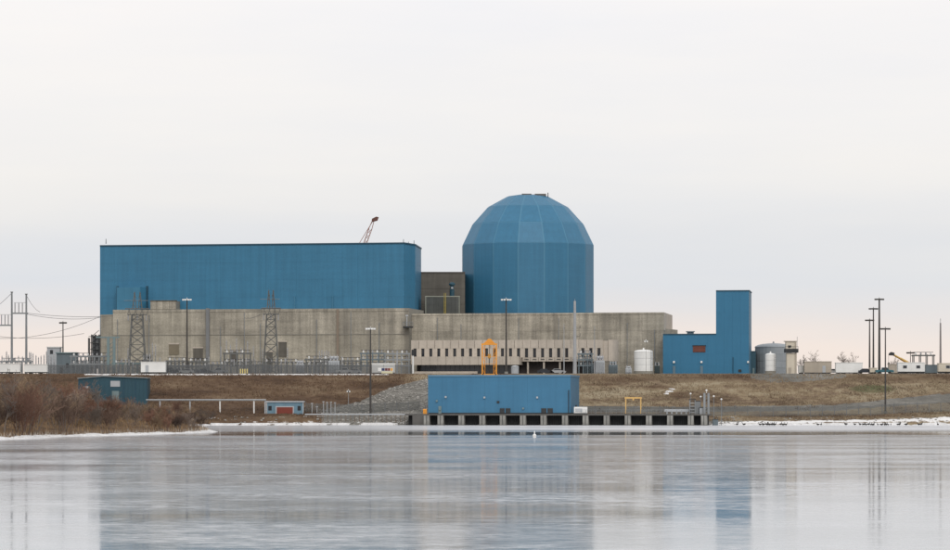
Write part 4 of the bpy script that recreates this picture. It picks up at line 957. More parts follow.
for px, h in ((221, 8.5), (226.5, 10.5), (230.5, 9), (236.5, 11), (241, 8.2), (247.5, 10.2), (253.5, 8.6), (319.5, 7.2), (321.8, 7.4), (324.2, 7.0), (326.4, 7.4), (328.6, 7.1), (128, 8.0), (152.5, 9.6), (155.5, 9.0), (287.5, 8.2), (262.5, 7.8)):
    x = X(px, 978); zb = GZ-.2
    t = thing('slender_bus_mast', 'thin pale mast against the concrete wall ' + ('near the left lattice tower' if px < 160 else 'left of the middle lattice tower' if px < 270 else 'right of the middle lattice tower' if px < 300 else 'in the row of five by the pilaster'), 'mast', (x, 978, zb), 'thin masts before the concrete wall')
    MB().tube((x, 978, zb), (x, 978, zb+h*.62), .12, .10, 6).build('post', GALV, t)
    prof = [(.06, zb+h*.62)]
    for k in range(5): prof += [(.19, zb+h*(.64+.07*k)), (.09, zb+h*(.675+.07*k))]
    MB().lathe(x, 978, prof+[(.04, zb+h)], 6).build('insulator', PORC, t)
    MB().box(x-.25, x+.25, 977.75, 978.25, zb, zb+.2).build('base', CONCP, t)
def rack(label, px0, px1, ytop, Y, levels, npost, m=GALV, dark=True, name='bus_rack'):
    x0, x1 = X(px0, Y), X(px1, Y); zb = GZ-.2; zt = Z(ytop, Y)
    t = thing(name, label, 'steel frame', ((x0+x1)/2, Y, zb))
    for k in range(npost):
        x = x0+(x1-x0)*k/(npost-1)
        for dy in (0, 3): MB().box(x-.13, x+.13, Y+dy-.13, Y+dy+.13, zb, zt).build('post', m, t)
    for l in range(levels):
        z = zt-.3-(zt-zb-1.2)*l/max(levels, 1)
        for dy in (0, 3): bm_ = MB().box(x0-.4, x1+.4, Y+dy-.18, Y+dy+.18, z-.18, z+.2).build('beam', m, t)
        nn = max(3, int((x1-x0)/1.3))
        for k in range(nn):
            x = x0+(x1-x0)*(k+.5)/nn
            MB().lathe(x, Y+1.5, [(.08, z+.2), (.24, z+.3), (.24, z+.9), (.06, z+1.0)], 6).build('insulator', PORC if k % 3 else LENS, bm_)
        if dark: MB().tube((x0, Y+1.5, z+1.0), (x1, Y+1.5, z+1.0), .09).build('bus_pipe', DARK, t)
    return t
rack('long low steel bus frame with insulators left of the blue shed roof', 71, 108, 355.5, 968, 2, 9)
rack('low bus frame behind the takeoff posts at the far left edge', 1, 30, 360.5, 974, 1, 7)
rack('low grey bus frame at the foot of the left lattice tower', 113, 142, 362.5, 980, 1, 7, TEAL)
rack('low dark bus frame along the foot of the middle concrete wall', 205, 262, 364, 978, 1, 10, TOWERM)
rack('low dark bus frame right of the middle lattice tower', 264, 298, 361.5, 984, 1, 7, TOWERM)
rack('low dark bus frame before the brown pilaster of the concrete wall', 304, 332, 362.5, 982, 1, 7, TOWERM)
rack('two level pipe rack with dark bays left of the office', 361, 384, 352.5, 972, 3, 5, GREYB, name='pipe_rack')
rack('blue grey double deck pipe rack touching the left end of the office', 385.5, 409, 352.8, 968, 3, 4, GALV, name='pipe_rack')
rack('small busy switch frame right of the steel monopole', 579, 592, 353, 964, 3, 4, GREYB)
rack('switch frame with hanging insulators behind the far right trailers', 914, 934, 354.5, 1000, 1, 4, TOWERM)
for a_ in (('two level rack of pale insulators and dark gear right of the white box trailer', 167, 186, 360.2, 966, 2, 6),
           ('two level rack of pale insulators under the grey pilaster', 188, 207, 360.8, 968, 2, 6),
           ('open disconnect switch frame left of the middle lattice tower', 224, 250, 352.5, 970, 2, 5),
           ('disconnect switch frame between the two light grey transformers', 306, 328, 358.5, 968, 2, 6),
           ('low disconnect switch frame left of the white pickup', 340, 360, 360.0, 968, 2, 6)):
    rack(*a_, m=TOWERM, name='switch_rack')
def portal():
    Y = 963; zb = GZ-.2
    t = thing('portal_frame', 'teal grey portal post with wide crossbeam above the blue shed', 'steel frame', (X(111, Y), Y, zb))
    for px in (108.3, 114.2): MB().box(X(px, Y)-.38, X(px, Y)+.38, Y-.35, Y+.35, zb, Z(338, Y)).build('post', TEAL, t)
    MB().box(X(96, Y), X(119.5, Y), Y-.3, Y+.3, Z(338, Y), Z(336.6, Y)).build('beam', TEAL, t)
    for k in range(8): MB().bar((X(108.3, Y), Y, zb+1.2*k), (X(114.2, Y), Y, zb+1.2*k+1.2), .1).build('brace', TEAL, t)
    Y = 990; zb = GZ-.2
    t = thing('scaffold_tower', 'dark scaffold tower beside the left end of the concrete building', 'scaffold', (X(94, Y), Y, zb)); zt = Z(334.5, Y)
    for px in (88.5, 91.5, 95, 99):
        for dy in (0, 3): MB().bar((X(px, Y), Y+dy, zb), (X(px, Y), Y+dy, zt if px > 90 else zt-1), .22).build('post', DARK, t)
    for k in range(6):
        z = zb+2+1.9*k
        MB().box(X(88.5, Y), X(99, Y), Y, Y+3, z, z+.14).build('platform', TOWERM, t)
        MB().bar((X(91.5, Y), Y, z), (X(99, Y), Y, z+1.9), .12).build('brace', DARK, t)
    MB().box(X(92, Y), X(98.6, Y), Y+.5, Y+2.6, zb+2, zt-.3).build('duct', mat('duct_grey', (.10, .105, .11), .6, .15), t)
    Y = 975
    t = thing('relay_house', 'flat roofed blue grey relay house left of the bus frame', 'hut', (X(66, Y), Y, zb))
    MB().box(X(56.5, Y), X(76, Y), Y, Y+6, zb, Z(353.5, Y)).build('wall', GREYB, t)
    MB().box(X(55.8, Y), X(76.7, Y), Y-.4, Y+6.4, Z(353.5, Y), Z(352.3, Y)).build('roof', TEAL, t)
    MB().box(X(60, Y), X(63, Y), Y-.06, Y, zb, zb+2.2).build('door', DARK, t)
    for px in (66, 71): MB().box(X(px, Y), X(px+2.6, Y), Y-.06, Y, zb+2, zb+3.4).build('window', GLASS, t)
    Y = 1000
    t = thing('white_hut', 'small pale hut seen beyond the switchyard posts at far left', 'hut', (X(53, Y), Y, zb))
    MB().box(X(47, Y), X(59.5, Y), Y, Y+5, zb, Z(347.5, Y)).build('wall', GREYL, t)
    MB().box(X(46.4, Y), X(60.2, Y), Y-.3, Y+5.3, Z(347.5, Y), Z(346.6, Y)).build('roof', WHITE, t)
    MB().box(X(50, Y), X(53, Y), Y-.06, Y, Z(354, Y), Z(350, Y)).build('window', GLASS, t)
portal()

def transformer(label, px, Y, wpx, hpx, m, bush=3):
    x = X(px, Y); zb = GZ-.2; wd = wpx*Y/F; h = hpx*Y/F
    t = thing('transformer', label, 'transformer', (x, Y, zb))
    MB().box(x-wd/2, x+wd/2, Y-1.2, Y+1.2, zb+.3, zb+h*.7).build('tank', m, t)
    MB().box(x-wd*.55, x+wd*.55, Y-1.3, Y+1.3, zb, zb+.3).build('base', CONCP, t)
    for k in range(5): MB().box(x-wd/2+wd*(k+.5)/5-.12, x-wd/2+wd*(k+.5)/5+.12, Y-1.75, Y-1.2, zb+.6, zb+h*.64).build('radiator', m, t)
    MB().tube((x-wd*.4, Y+.6, zb+h*.84), (x+wd*.4, Y+.6, zb+h*.84), h*.09, None, 10).build('conservator', m, t)
    for k in range(bush):
        bx = x-wd*.3+wd*.6*k/max(1, bush-1)
        MB().lathe(bx, Y-.5, [(.22, zb+h*.7), (.26, zb+h*.74), (.14, zb+h*.8), (.2, zb+h*.85), (.1, zb+h*.95), (.05, zb+h)], 7).build('bushing', PORC, t)
transformer('light grey transformer behind the fence right of the middle lattice tower', 300, 964, 8.5, 15, GREYL)
transformer('light grey transformer with tall bushings before the brown pilaster', 334, 966, 11, 20, GREYL)
transformer('pale blue grey transformer between the monopole and the rounded office corner', 600, 962, 9, 20, GREYL)
transformer('dark small transformer left of the pale one below the office windows', 589, 968, 9, 16, GREYB)
transformer('low dark transformer right of the rounded office corner', 613, 966, 9, 14, GREYB)
transformer('small grey transformer left of the white water tank', 628.5, 962, 6, 9, GREYL, 2)
transformer('dark transformer under the white hut at the far left', 84, 985, 10, 16, GREYB)
transformer('small dark transformer beneath the left lattice tower', 147, 985, 10, 22, TOWERM)
transformer('dark green grey cabinet transformer right of the white water tank', 657, 972, 5, 13, mat('dark_green_grey', (.035, .055, .06), .6, .1), 2)

# long white tanks on trailers, boxes, sign trailer
def box_trailer(label, px0, px1, ytop, Y, m=WHITE, win=(), zb=None, door=None, skirt=DARK, roofm=None, name='trailer', cat='trailer', zoff=.55):
    x0, x1 = X(px0, Y), X(px1, Y); zb = (GZ-.15) if zb is None else zb; zt = Z(ytop, Y)
    t = thing(name, label, cat, ((x0+x1)/2, Y+1.4, zb))
    MB().box(x0, x1, Y, Y+2.8, zb+zoff, zt).build('body', m, t)
    MB().box(x0-.12, x1+.12, Y-.12, Y+2.92, zt, zt+.14).build('roof', roofm or m, t)
    MB().box(x0+.15, x1-.15, Y+.15, Y+2.6, zb+.3, zb+zoff).build('chassis', skirt, t)
    n = max(3, int((x1-x0)/1.2))
    for k in range(n+1): MB().box(x0+(x1-x0)*k/n-.025, x0+(x1-x0)*k/n+.025, Y-.03, Y, zb+zoff, zt).build('rib', m, t)
    for f in (.25, .32, .7, .77):
        x = x0+(x1-x0)*f; MB().tube((x, Y+.1, zb+.36), (x, Y+.4, zb+.36), .36, None, 10).build('wheel', RUBBER, t)
    for wx in win:
        w0 = X(wx, Y); fr = MB().box(w0-.62, w0+.62, Y-.07, Y-.005, zb+1.7, zb+2.65).build('window', GREYL, t)
        MB().box(w0-.5, w0+.5, Y-.10, Y-.07, zb+1.8, zb+2.55).build('pane', GLASS, fr, local=True).location = (0, 0, 0)
        bpy.data.objects[fr.children[0].name].data.transform(__import__('mathutils').Matrix.Translation(-Vector(ORG[t.name])))
    if door: d0 = X(door, Y); MB().box(d0-.45, d0+.45, Y-.07, Y-.005, zb+zoff, zb+zoff+2.0).build('door', GREYL, t)
    return t
box_trailer('long white box trailer lowest at the far left edge behind the shrubs', -14, 20, 363.8, 953, zb=GZ-.1)
box_trailer('long white box trailer left of the bus frame behind the shrubs', 24, 47, 364.6, 953, zb=GZ-.1)
box_trailer('white box trailer parked below the left lattice tower', 141, 165.5, 362.2, 952.6, door=147)
box_trailer('white low trailer under the pipe rack left of the office', 372, 395, 363.6, 966)
box_trailer('beige box trailer right of the guard tower', 804.5, 831.5, 361.8, 965, BEIGE, door=824, name='site_trailer')
box_trailer('plain white site trailer between the beige trailer and the pole cluster', 836, 862.5, 363, 962, WHITE, name='site_trailer')
box_trailer('white site trailer with two small dark windows on the right', 898.2, 924.8, 362.8, 962, WHITE, win=(905, 918.3), name='site_trailer', zoff=.8)
box_trailer('cream site trailer with dark window cut off by the right edge', 938.5, 968, 363.6, 962, CREAM, win=(948,), name='site_trailer', zoff=.8)
box_trailer('beige storage box between the pole cluster and the white trailer', 870, 877, 368.2, 958, CREAM, name='storage_box', cat='container')
box_trailer('dim brown container behind the white two-window trailer', 889, 899, 364.5, 975, BEIGE, name='storage_box', cat='container')
box_trailer('small white box truck body left of the beige trailer', 799, 803.5, 366, 968, WHITE, name='storage_box', cat='container')
box_trailer('grey shipping container between the two right trailers', 925.5, 938, 365.2, 972, GREYB, name='storage_box', cat='container')

def signboard():
    Y = 955.6; zb = GZ-.1
    t = thing('banner_sign', 'long banner with dark red and yellow blocks hung on the fence', 'sign', (X(385.5, Y), Y, zb))
    z0, z1 = Z(371.2, Y), Z(367.8, Y)
    MB().box(X(378, Y), X(393.2, Y), Y-.05, Y+.05, z0, z1).build('board', WHITE, t)
    for p0, p1, m in ((381.6, 384.6, SIGNB), (384.9, 387.6, mat('maroon', (.13, .03, .045), .5, .1)), (387.9, 390.2, RED), (390.6, 392.8, YEL)):
        MB().box(X(p0, Y), X(p1, Y), Y-.08, Y-.052, z0+.1, z1-.1).build('colour_block', m, t)
    z2 = Z(373.4, Y)
    MB().box(X(381.5, Y), X(392.8, Y), Y-.05, Y+.05, z2, z0-.06).build('lower_board', mat('pale_yellow_board', (.66, .62, .42), .5, .05), t)
    for px in (379, 392): MB().box(X(px, Y)-.05, X(px, Y)+.05, Y+.06, Y+.14, zb-.1, z1).build('post', GALV, t)
signboard()

# ------------------------------------------------------------------ vehicles
def car(label, px, Y, m, pickup=False, flip=False, group='vehicles parked below the concrete wall', lift=0, name='parked_car'):
    x = X(px, Y); zb = GZ+lift
    t = thing(name, label, 'car' if not pickup else 'pickup truck', (x, Y, zb), group, rz=math.pi if flip else 0)
    if pickup: prof = [(-2.6,.4),(2.6,.4),(2.6,.9),(2.3,1.05),(1.2,1.12),(.7,1.8),(-.7,1.8),(-.85,1.1),(-2.6,1.08)]
    else: prof = [(-2.2,.35),(2.2,.35),(2.25,.75),(1.9,.95),(1.0,1.02),(.45,1.5),(-1.1,1.5),(-1.75,1.0),(-2.2,.95)]
    MB().vprism(prof, -.85, .85).build('body', m, t, local=True)
    for s in (-1, 1):
        gl = [(.95,1.08),(.5,1.4),(-1.0,1.4),(-1.5,1.05)] if not pickup else [(1.05,1.18),(.65,1.68),(-.6,1.68),(-.68,1.18)]
        MB().vprism(gl if s < 0 else gl, s*.87-.015, s*.87+.015).build('side_window', GLASS, t, local=True)
        for wx in (-1.45, 1.45): MB().tube((wx, s*.72, .34), (wx, s*.92, .34), .34, None, 12).build('wheel', RUBBER, t, local=True)
        MB().box(2.18 if not pickup else 2.56, 2.28 if not pickup else 2.63, s*.6-.18, s*.6+.18, .62, .78).build('headlight', LENS, t, local=True)
CW = mat('car_white', (.72, .72, .71), .3, .03); CD = mat('car_dark', (.03, .035, .045), .3, .05); CS = mat('car_silver', (.38, .39, .40), .3, .05); CB = mat('car_blue', (.05, .09, .15), .3, .05)
for k, (px, Y, m, pk, lab) in enumerate(((170, 962, CD, True, 'dark pickup truck right of the white box trailer'), (186, 963, CW, False, 'white car parked behind the tall pole with white lamps'),
        (204.5, 962, CD, False, 'dark car parked right of the tall pole with white lamps'), (178.5, 975, CW, True, 'white pickup in the rear row left of the tall pole'),
        (196, 975, CS, False, 'silver car in the rear row right of the tall pole'), (219, 964, CS, True, 'silver pickup parked furthest right below the grey pilaster'),
        (344.5, 963, CW, True, 'white pickup truck right of the tall bushing transformer'), (354, 966, CS, False, 'silver car parked left of the pipe rack'))):
    car(lab, px, Y, m, pk, flip=k % 2 == 1, lift=0 if k not in (3, 4) else .0)
car('blue green pickup parked at the foot of the pole cluster on the right', 884.5, 957, mat('teal_paint', (.04, .13, .16), .35, .05), True, group='vehicles on the right plateau')
car('small pale van nose left of the white site trailer', 833.5, 968, CW, False, group='vehicles on the right plateau')
car('dark car parked between storage box and white site trailer', 866, 960, CD, False, group='vehicles on the right plateau')
car('dark car low beside the office columns', 545, 964, CD, False, group='vehicles beside the office')
car('silver car under the office overhang by the monopole', 558, 964, CS, False, group='vehicles beside the office')
def small_tanks():
    Y = 961; x = X(515, Y); t = thing('grey_round_tank', 'squat pale grey round tank at the foot of the office', 'tank', (x, Y, GZ-.2))
    MB().lathe(x, Y, [(1.1, GZ-.2), (1.1, GZ+2.0)], 16).build('shell', GREYL, t); MB().lathe(x, Y, [(1.15, GZ+2.0), (1.15, GZ+2.12), (.5, GZ+2.4), (.1, GZ+2.45)], 16).build('roof', GREYL, t)
    for k in range(4):
        x = X(240.5+2.2*k, 952.5)
        o = MB().tube((x, 952.5, GZ-.1), (x, 952.5, GZ+1.2), .16, None, 8).lathe(x, 952.5, [(.16, GZ+1.2), (.12, GZ+1.32), (.04, GZ+1.36)], 8).build('bollard', mat('bollard_yellow', (.70, .58, .22), .5, .1))
        tag(o, 'short pale yellow bollard at the edge of the left plateau', 'bollard', 'yellow bollards on the left plateau edge')
small_tanks()

# ================================================================== FENCES
FPOST = mat('fence_post_steel', (.15, .155, .16), .6, .1)
CHAINL = mat('light_chain_link', (.115, .12, .115), .6, .2, alpha=.55)
def fence(label, pts, h, step=3.0, m=CHAIN, group=None, zf=None):
    t = thing('chain_link_fence', label, 'fence', (*pts[0], (zf or ground(*pts[0]))-.1))
    mesh = MB(); rail = MB()
    for (ax, ay), (bx, by) in zip(pts[:-1], pts[1:]):
        L = math.hypot(bx-ax, by-ay); n = max(1, int(L/step))
        for k in range(n):
            f0, f1 = k/n, (k+1)/n
            p, q = (ax+(bx-ax)*f0, ay+(by-ay)*f0), (ax+(bx-ax)*f1, ay+(by-ay)*f1)
            zp, zq = (zf or ground(*p))-.05, (zf or ground(*q))-.05
            piece('fence_post', FPOST, t, (p[0], p[1], zp+h/2), ((.17, .17, h+.5) if m is CHAINL else (.11, .11, h+.3)))
            mesh.add([(p[0], p[1], zp+.05), (q[0], q[1], zq+.05), (q[0], q[1], zq+h), (p[0], p[1], zp+h)], [(0, 1, 2, 3)])
            rail.tube((p[0], p[1], zp+h), (q[0], q[1], zq+h), .03, None, 4)
    tag(mesh.build('chain_link_mesh', m, t), kind='stuff'); rail.build('top_rail', FPOST, t)
fence('grey chain link fence along the left plateau edge before the switchyard', [PT(48, 956), PT(200, 956), PT(412, 956)], 2.5, 4.0)
fence('second chain link fence just behind, along the switchyard roadway', [PT(48, 961), PT(225, 961), PT(372, 961)], 2.6, 5.0)
fence('chain link fence along the gravel track of the right bank', [(64, 910), (85, 911), (105, 912), (128, 916), (170, 924)], 2.6, 3.2, CHAINL)
fence('chain link fence running behind the intake deck right of the pumphouse', [PT(582, 912), PT(660, 911), (64, 910)], 2.6, 3.2, CHAINL)
fence('chain link fence crossing the stone ramp left of the pumphouse', [PT(306, 916), PT(350, 917), PT(420, 921)], 2.4, 3.0, CHAINL)

# guard rail on the left shore
def guardrail():
    t = thing('guard_rail', 'pale guard rail along the shore road left of the pumphouse', 'railing', (X(360, 905), 905, ground(X(360, 905), 905)))
    a, b = PT(305, 907), PT(405, 905); n = 22
    z = Z(414.3, 906)
    for k in range(n+1):
        q = along(a, b, k/n); zg = ground(*q); piece('post', WOOD, t, (q[0], q[1], (zg+z)/2), (.14, .14, max(.4, z-zg)+.2))
    wallbox('rail', GREYL, t, a, b, 0, 1, z-.16, z+.16, .08, .16)
guardrail()

# ================================================================== LEFT SHORE BUILDINGS
def shed():
    Y = 924; z0 = min(ground(X(82, Y), Y), ground(X(144, Y), Y))-.6
    def P(px, py): return (X(px, Y), Z(py, Y))
    prof = [(X(78.5, Y), z0), (X(147, Y), z0), P(147, 378.0), P(103, 376.4), P(78.5, 378.4)]
    t = thing('blue_shed', 'dark blue metal shed with shallow gable among the shrubs', 'shed', (X(112, Y), Y+4, z0))
    MB().vprism(prof, Y, Y+9).build('wall', BLUEDK, t)
    k = .24
    rf = [P(147.8, 378.3), P(147.8, 377.6), P(103, 375.8), P(77.6, 378.0), P(77.6, 378.8), P(103, 376.5)]
    MB().vprism(rf[::-1], Y-.45, Y+9.4).build('roof', mat('shed_roof', (.30, .34, .36), .6, .1), t)
    for px in (82, 86.5, 91, 95.5, 100, 104.5, 109, 123.5, 128, 132, 135.5, 139.5, 143.5):
        MB().box(X(px, Y)-.05, X(px, Y)+.05, Y-.06, Y, z0, Z(379.6, Y)).build('siding_rib', BLUEDK, t)
    for px in (78.8, 123.8, 135.5, 146.8): MB().box(X(px, Y)-.12, X(px, Y)+.12, Y-.10, Y, z0, Z(379.4, Y)).build('corner_trim', FLASH, t)
    MB().box(X(110.5, Y), X(120, Y), Y-.12, Y, Z(386.7, Y), Z(380.9, Y)).build('panel_door', GREYL, t)
    MB().box(X(84, Y), X(88.5, Y), Y-.10, Y, Z(388.2, Y), Z(386.2, Y)).build('window', GREYL, t)
    MB().box(X(87, Y), X(96, Y), Y-.10, Y, Z(398, Y), Z(394.5, Y)).build('louver', DARK, t)
    MB().box(X(112, Y), X(119, Y), Y-.10, Y, z0, Z(391, Y)).build('door', TEAL, t)
    # small blue building with red door
    Y = 913; zb = ground(X(285, Y), Y)-.3
    t = thing('valve_house', 'small pale blue building with a rust red door on the shore', 'hut', (X(285, Y), Y+2, zb))
    pale = mat('pale_blue_siding', (.14, .24, .31), .6, .1, streak=.1)
    MB().box(X(266.8, Y), X(303.2, Y), Y, Y+5, zb, Z(402.3, Y)).build('wall', pale, t)
    MB().box(X(265.8, Y), X(304.2, Y), Y-.3, Y+5.3, Z(402.3, Y), Z(401, Y)).build('roof', GREYL, t)
    MB().box(X(275.5, Y), X(294, Y), Y-.06, Y, zb, Z(406.2, Y)).build('door_frame', GREYL, t)
    MB().box(X(276.8, Y), X(292.8, Y), Y-.12, Y-.06, zb, Z(407.2, Y)).build('door', RED, t)
    for px in (280.8, 284.8, 288.8): MB().box(X(px, Y)-.03, X(px, Y)+.03, Y-.14, Y-.12, zb, Z(407.4, Y)).build('door_rib', RED, t)
    for px in (268.3, 297.5): MB().box(X(px, Y), X(px+3.4, Y), Y-.05, Y, Z(410.5, Y), Z(406, Y)).build('window', GLASS, t)
    for px in (266.8, 303.2): MB().box(X(px, Y)-.12, X(px, Y)+.12, Y-.08, Y+.02, zb, Z(402.3, Y)).build('corner_trim', GREYL, t)
    # elevated pipe walkway
    Y = 913; zt = Z(400.2, Y)
    t = thing('pipe_bridge', 'thin pale pipe bridge on posts running left from the small blue building', 'pipe bridge', (X(220, Y), Y, ground(X(220, Y), Y)))
    MB().box(X(146, Y), X(266, Y), Y-.35, Y+.35, zt-.15, zt+.02).build('beam', GALV, t)
    MB().tube((X(146, Y), Y-.1, zt+.14), (X(266, Y), Y-.1, zt+.14), .12, None, 8).build('pipe', GREYL, t)
    for px in (160, 190, 220, 254, 265.2):
        x = X(px, Y); MB().box(x-.17, x+.17, Y-.15, Y+.15, ground(x, Y)-.3, zt-.15).build('post', WHITE if px in (220, 254) else GREYL, t)
    # pale posts right of it
    for px, h in ((312, 3.0), (317, 2.3), (323.5, 3.6), (327, 3.4), (331, 3.5), (335, 3.3)):
        x = X(px, 914); zg = ground(x, 914)
        o = MB().tube((x, 914, zg-.3), (x, 914, zg+h), .12, None, 7).box(x-.3, x+.3, 913.8, 914.2, zg+h-.25, zg+h).build('vent_post', POLEG)
        tag(o, 'short pale grey vent post right of the small blue building', 'post', 'vent posts right of the small blue building')
shed()

# ================================================================== CRANES
def cranes():
    Y = 1085; s = Y/F; xt, zt = X(373.5, Y), Z(220, Y); zb = GZ
    xb = xt-(zt-zb)*.34
    t = thing('lattice_crane', 'red lattice crane boom rising behind the turbine hall roof', 'crane', (xb, Y, zb))
    m = MB(); p0 = Vector((xb, Y, zb+2.5)); p1 = Vector((xt, Y, zt)); d = (p1-p0); L = d.length; d.normalize(); u = Vector((d.z, 0, -d.x))
    for sx in (-1, 1):
        for sy in (-1, 1):
            MB().bar(p0+u*.4*sx+Vector((0, .5*sy, 0)), p1-d*3+u*.5*sx+Vector((0, .5*sy, 0)), .13).build('boom_chord', CRANER, t)
            MB().bar(p1-d*3+u*.5*sx+Vector((0, .5*sy, 0)), p1+u*.25*sx+Vector((0, .3*sy, 0)), .13).build('boom_chord', CRANER, t)
    n = 26
    for k in range(n):
        a = p0+d*(L-3)*k/n; b = p0+d*(L-3)*(k+1)/n; w0 = .4+.1*k/n; w1 = .4+.1*(k+1)/n
        for sy in (-.5, .5):
            y = Vector((0, sy, 0)); m.bar(a-u*w0+y, b+u*w1+y, .07); m.bar(a+u*w0+y, b-u*w1+y, .07)
    m.build('boom_lacing', CRANER, t)
    hd = p1+Vector((.9, 0, .3))
    MB().vprism([(p1.x-.6, p1.z-.7), (p1.x+1.3, p1.z-.2), (p1.x+1.7, p1.z+.9), (p1.x+.9, p1.z+1.1), (p1.x-.5, p1.z+.4)], Y-.6, Y+.6).build('boom_head', mat('dark_red_brown', (.14, .06, .045), .6, .1), t)
    MB().bar(p1, (xt-24.4, Y, zt-40), .13).build('pendant_line', CRANER, t)
    MB().bar((xb-1, Y, zb+3), (xt-24.4, Y, zt-40), .3).build('mast', CRANER, t)
    MB().box(xb-6, xb+1.5, Y-1.6, Y+1.6, zb+1.4, zb+4.2).build('house', CRANER, t)
    for sy in (-1, 1): MB().vprism([(xb-5, zb+.3), (xb-4.4, zb), (xb+1.4, zb), (xb+2, zb+.3), (xb+2, zb+.9), (xb+1.4, zb+1.3), (xb-4.4, zb+1.3), (xb-5, zb+.9)], Y+sy*2.2-.45, Y+sy*2.2+.45).build('track', DARK, t)
    MB().box(xb-1, xb+1.4, Y-2.6, Y-1.65, zb+1.6, zb+3.6).build('cab', GLASS, t)
    # mobile crane
    Y = 985; xh, zh = X(892, Y), Z(354, Y); xr, zr = X(911, Y), Z(364.5, Y)
    t = thing('mobile_crane', 'yellow mobile crane with lowered boom behind the two-window trailer', 'crane', (xr, Y, GZ))
    a, b = Vector((xr, Y, zr)), Vector((xh, Y, zh)); m1 = a.lerp(b, .55)
    DY = mat('dull_crane_yellow', (.50, .33, .10), .6, .15); MB().tube(a, m1, .42, .38, 4).build('boom_section', DY, t); MB().tube(m1, b, .30, .27, 4).build('boom_section', DY, t)
    MB().vprism([(xh-1.0, zh-.4), (xh+.6, zh-.5), (xh+.7, zh+.35), (xh-.3, zh+.6), (xh-.9, zh+.2)], Y-.5, Y+.5).build('boom_head', DARK, t)
    MB().tube((xh-1, Y, zh-.4), (xh-1, Y, zh-2.6), .05).build('hoist_rope', DARK, t); MB().box(xh-1.25, xh-.75, Y-.2, Y+.2, zh-3.2, zh-2.6).build('hook_block', DARK, t)
    MB().box(xr-2, xr+2.2, Y-1.2, Y+1.2, GZ+1.4, zr+.3).build('superstructure', YEL, t)
    MB().box(xr-5, xr+4.5, Y-1.3, Y+1.3, GZ+.6, GZ+1.4).build('carrier', YEL, t)
    for wx in (-4, -2.6, 2, 3.4):
        for sy in (-1, 1): MB().tube((xr+wx, Y+sy*1.0, GZ+.5), (xr+wx, Y+sy*1.4, GZ+.5), .5, None, 10).build('wheel', RUBBER, t)
    MB().tube((xr-1, Y, GZ+2), a.lerp(b, .35), .18).build('lift_cylinder', GALV, t)
cranes()

# ================================================================== RIPRAP, SNOW EDGE, GRASS
def rock_mesh(rng):
    v = []; 
    for p in ((1,0,0),(-1,0,0),(0,1,0),(0,-1,0),(0,0,.8),(0,0,-.6),(.6,.6,.5),(-.6,-.5,.5)):
        v.append(tuple(c*rng.uniform(.7, 1.25) for c in p))
    return v, [(0,6,4),(6,2,4),(2,1,4),(1,7,4),(7,3,4),(3,0,4),(2,6,0),(3,7,1),(0,3,5),(3,1,5),(1,2,5),(2,0,5)]
def scatter_rocks():
    rng = random.Random(3); m = MB(); P = []
    while len(P) < 3800:
        x = rng.uniform(-43, -11.5); y = rng.uniform(903, 951); P.append((x, y))
    P += [(rng.uniform(62, 72), rng.uniform(893, 903)) for _ in range(160)]
    P += [(rng.uniform(-70, 130), rng.uniform(898, 908)) for _ in range(420)]
    xs = np.array([p[0] for p in P]); ys = np.array([p[1] for p in P]); hs = height(xs, ys); ds = signed(xs, ys)
    for i, (x, y, h, d) in enumerate(zip(xs, ys, hs, ds)):
        if i < 3800:
            lim = np.interp(x, [-42, -32, -24, -12], [4.0, 6.4, 10.3, 13.4])
            road = np.interp(x, [-42, -30, -20, -12], [1.5, 2.6, 5.2, 8.2])
            if h > lim or abs(h-road) < .45: continue
        if d < -2: continue
        s = rng.uniform(.12, .42) if i < 3800 else rng.uniform(.15, .5)
        v, f = rock_mesh(rng); a = rng.uniform(0, 6.28); ca, sa = math.cos(a), math.sin(a)
        m.add([(x+s*(p[0]*ca-p[1]*sa), y+s*(p[0]*sa+p[1]*ca), h+s*p[2]*.8) for p in v], f)
    tag(m.build('riprap', STONE), 'grey riprap stones covering the ramp and the shore', 'stones', kind='stuff')
scatter_rocks()

